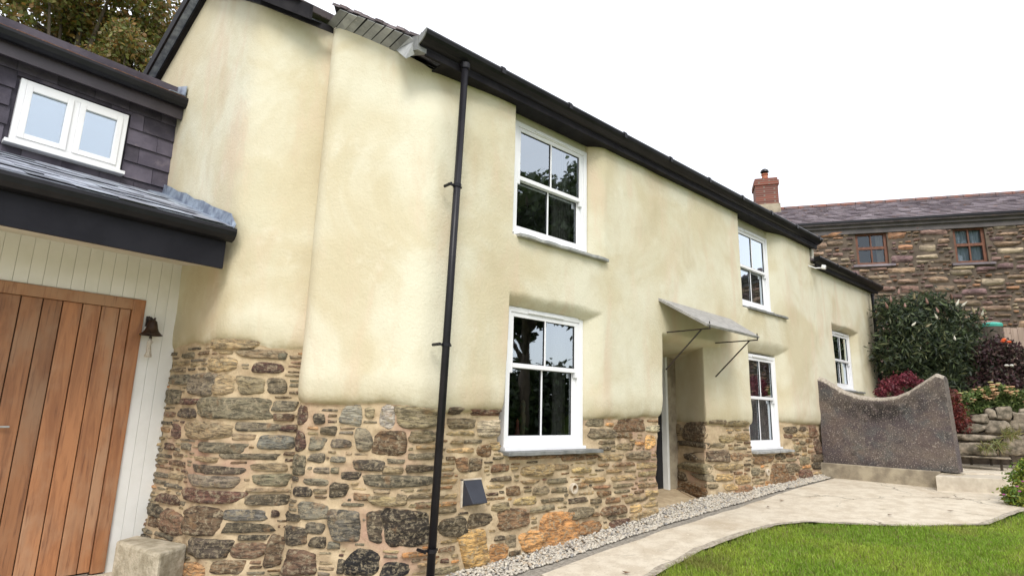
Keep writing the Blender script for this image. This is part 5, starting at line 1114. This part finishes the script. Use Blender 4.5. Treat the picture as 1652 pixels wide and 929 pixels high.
V = rot + np.stack([Pp[:, 0], Pp[:, 1], hp], -1)[:, None]; q = (icf[None] + (np.arange(n) * 12)[:, None, None]).reshape(-1, 3)
pc_ = np.array([.84, .79, .70]) * np.array([(.62, .60, .56), (.50, .48, .45), (.70, .68, .63), (.36, .35, .35), (.55, .47, .38), (.28, .29, .31)])[rs.choice(6, n, p=[.3, .22, .22, .1, .1, .06])]
o = big_mesh('gravel', V.reshape(-1, 3), q, M_PEB, cols=np.repeat(pc_, 12, 0)); tag(o, 'strip of loose pale grey pebbles along the foot of the cottage wall', 'gravel', kind='stuff')

# ------------------------------------------------------------------ lawn
n = 150000
lx = np.concatenate([rs.uniform(.2, 5.5, n), rs.uniform(4.2, 11, n // 2)]); ly = np.concatenate([-1.0 - rs.power(1.0, n) * 3.2, -2.6 - rs.uniform(0, 3.5, n // 2)])
ob = np.interp(lx, [p[1][0] for p in PATH[2:]], [p[1][1] for p in PATH[2:]]) - .04 + .04 * fbm(lx * 4, lx * 0, 77)
kp = ly < ob; lx, ly, ob = lx[kp], ly[kp], ob[kp]
# keep what the picture could see
rel = np.stack([lx, ly, zg(lx, ly)], -1) - CAM; cc = rel @ R; kp = (-cc[:, 2] > .5) & (np.abs(cc[:, 0] / -cc[:, 2]) < 1.1) & (cc[:, 1] / -cc[:, 2] > -.62); lx, ly, ob = lx[kp], ly[kp], ob[kp]; n = len(lx)
print('blades', n)
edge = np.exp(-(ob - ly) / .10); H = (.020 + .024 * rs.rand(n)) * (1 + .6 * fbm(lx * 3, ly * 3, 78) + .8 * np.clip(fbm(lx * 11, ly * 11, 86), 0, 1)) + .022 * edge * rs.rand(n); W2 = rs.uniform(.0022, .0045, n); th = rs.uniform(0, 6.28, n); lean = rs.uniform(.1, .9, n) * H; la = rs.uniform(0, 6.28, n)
b0 = np.stack([lx, ly, zg(lx, ly) - .03 + .01], -1); sd2 = np.stack([np.cos(th) * W2, np.sin(th) * W2, 0 * W2], -1); mid = b0 + np.stack([np.cos(la) * lean * .35, np.sin(la) * lean * .35, H * .6 + .015], -1); tip = b0 + np.stack([np.cos(la) * lean, np.sin(la) * lean, H + .015], -1)
V = np.stack([b0 - sd2, b0 + sd2, mid + sd2 * .7, tip, mid - sd2 * .7], 1).reshape(-1, 3); ii = np.arange(n)[:, None] * 5
T = np.concatenate([ii + [0, 1, 2], ii + [0, 2, 4], ii + [4, 2, 3]], 0)
pat = sst(-.3, .5, fbm(lx * 1.2, ly * 1.2, 79)); gc = np.array([(.27, .42, .04)]) * (1 - pat[:, None]) + np.array([(.44, .54, .07)]) * pat[:, None]
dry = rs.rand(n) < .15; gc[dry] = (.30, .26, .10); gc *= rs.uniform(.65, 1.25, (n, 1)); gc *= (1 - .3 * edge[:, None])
brn = (sst(.25, .5, fbm(lx * 1.5 + 9, ly * 1.5, 83)) * .6)[:, None]; gc = gc * (1 - brn) + np.array([(.26, .22, .07)]) * brn
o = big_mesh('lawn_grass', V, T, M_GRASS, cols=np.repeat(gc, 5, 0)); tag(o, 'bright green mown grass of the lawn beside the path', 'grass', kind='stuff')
# a few fallen leaves on the path
rl = random.Random(3)
for k, (px, py, lab) in enumerate(((1240, 822, 'brown leaf'), (1262, 815, 'curled leaf'), (1435, 822, 'pale leaf'), (1533, 821, 'dark leaf'), (1010, 888, 'dry leaf'))):
    x = Gd(px, py, .30 if px < 1300 else .42); z = float(zg(x[0], x[1])) + .032; s = MB(); a = rl.uniform(0, 3); r_ = .04
    s.add([(x[0] + r_ * math.cos(a), x[1] + r_ * math.sin(a), z + .008), (x[0] + .5 * r_ * math.cos(a + 1.5), x[1] + .5 * r_ * math.sin(a + 1.5), z), (x[0] - r_ * math.cos(a), x[1] - r_ * math.sin(a), z + .01), (x[0] - .5 * r_ * math.cos(a + 1.5), x[1] - .5 * r_ * math.sin(a + 1.5), z + .004)], [(0, 1, 2, 3)])
    tag(s.build('fallen_leaf', simple('dead_leaf', (.14, .07, .03), (.08, .045, .02), 30, .8)), ['brown fallen leaf on the path near the gravel below the door', 'curled fallen leaf on the path beyond the doorway', 'fallen leaf in the middle of the wide paved patch', 'dark fallen leaf on the path before the step', 'dry fallen leaf on the near end of the path'][k], 'leaf')
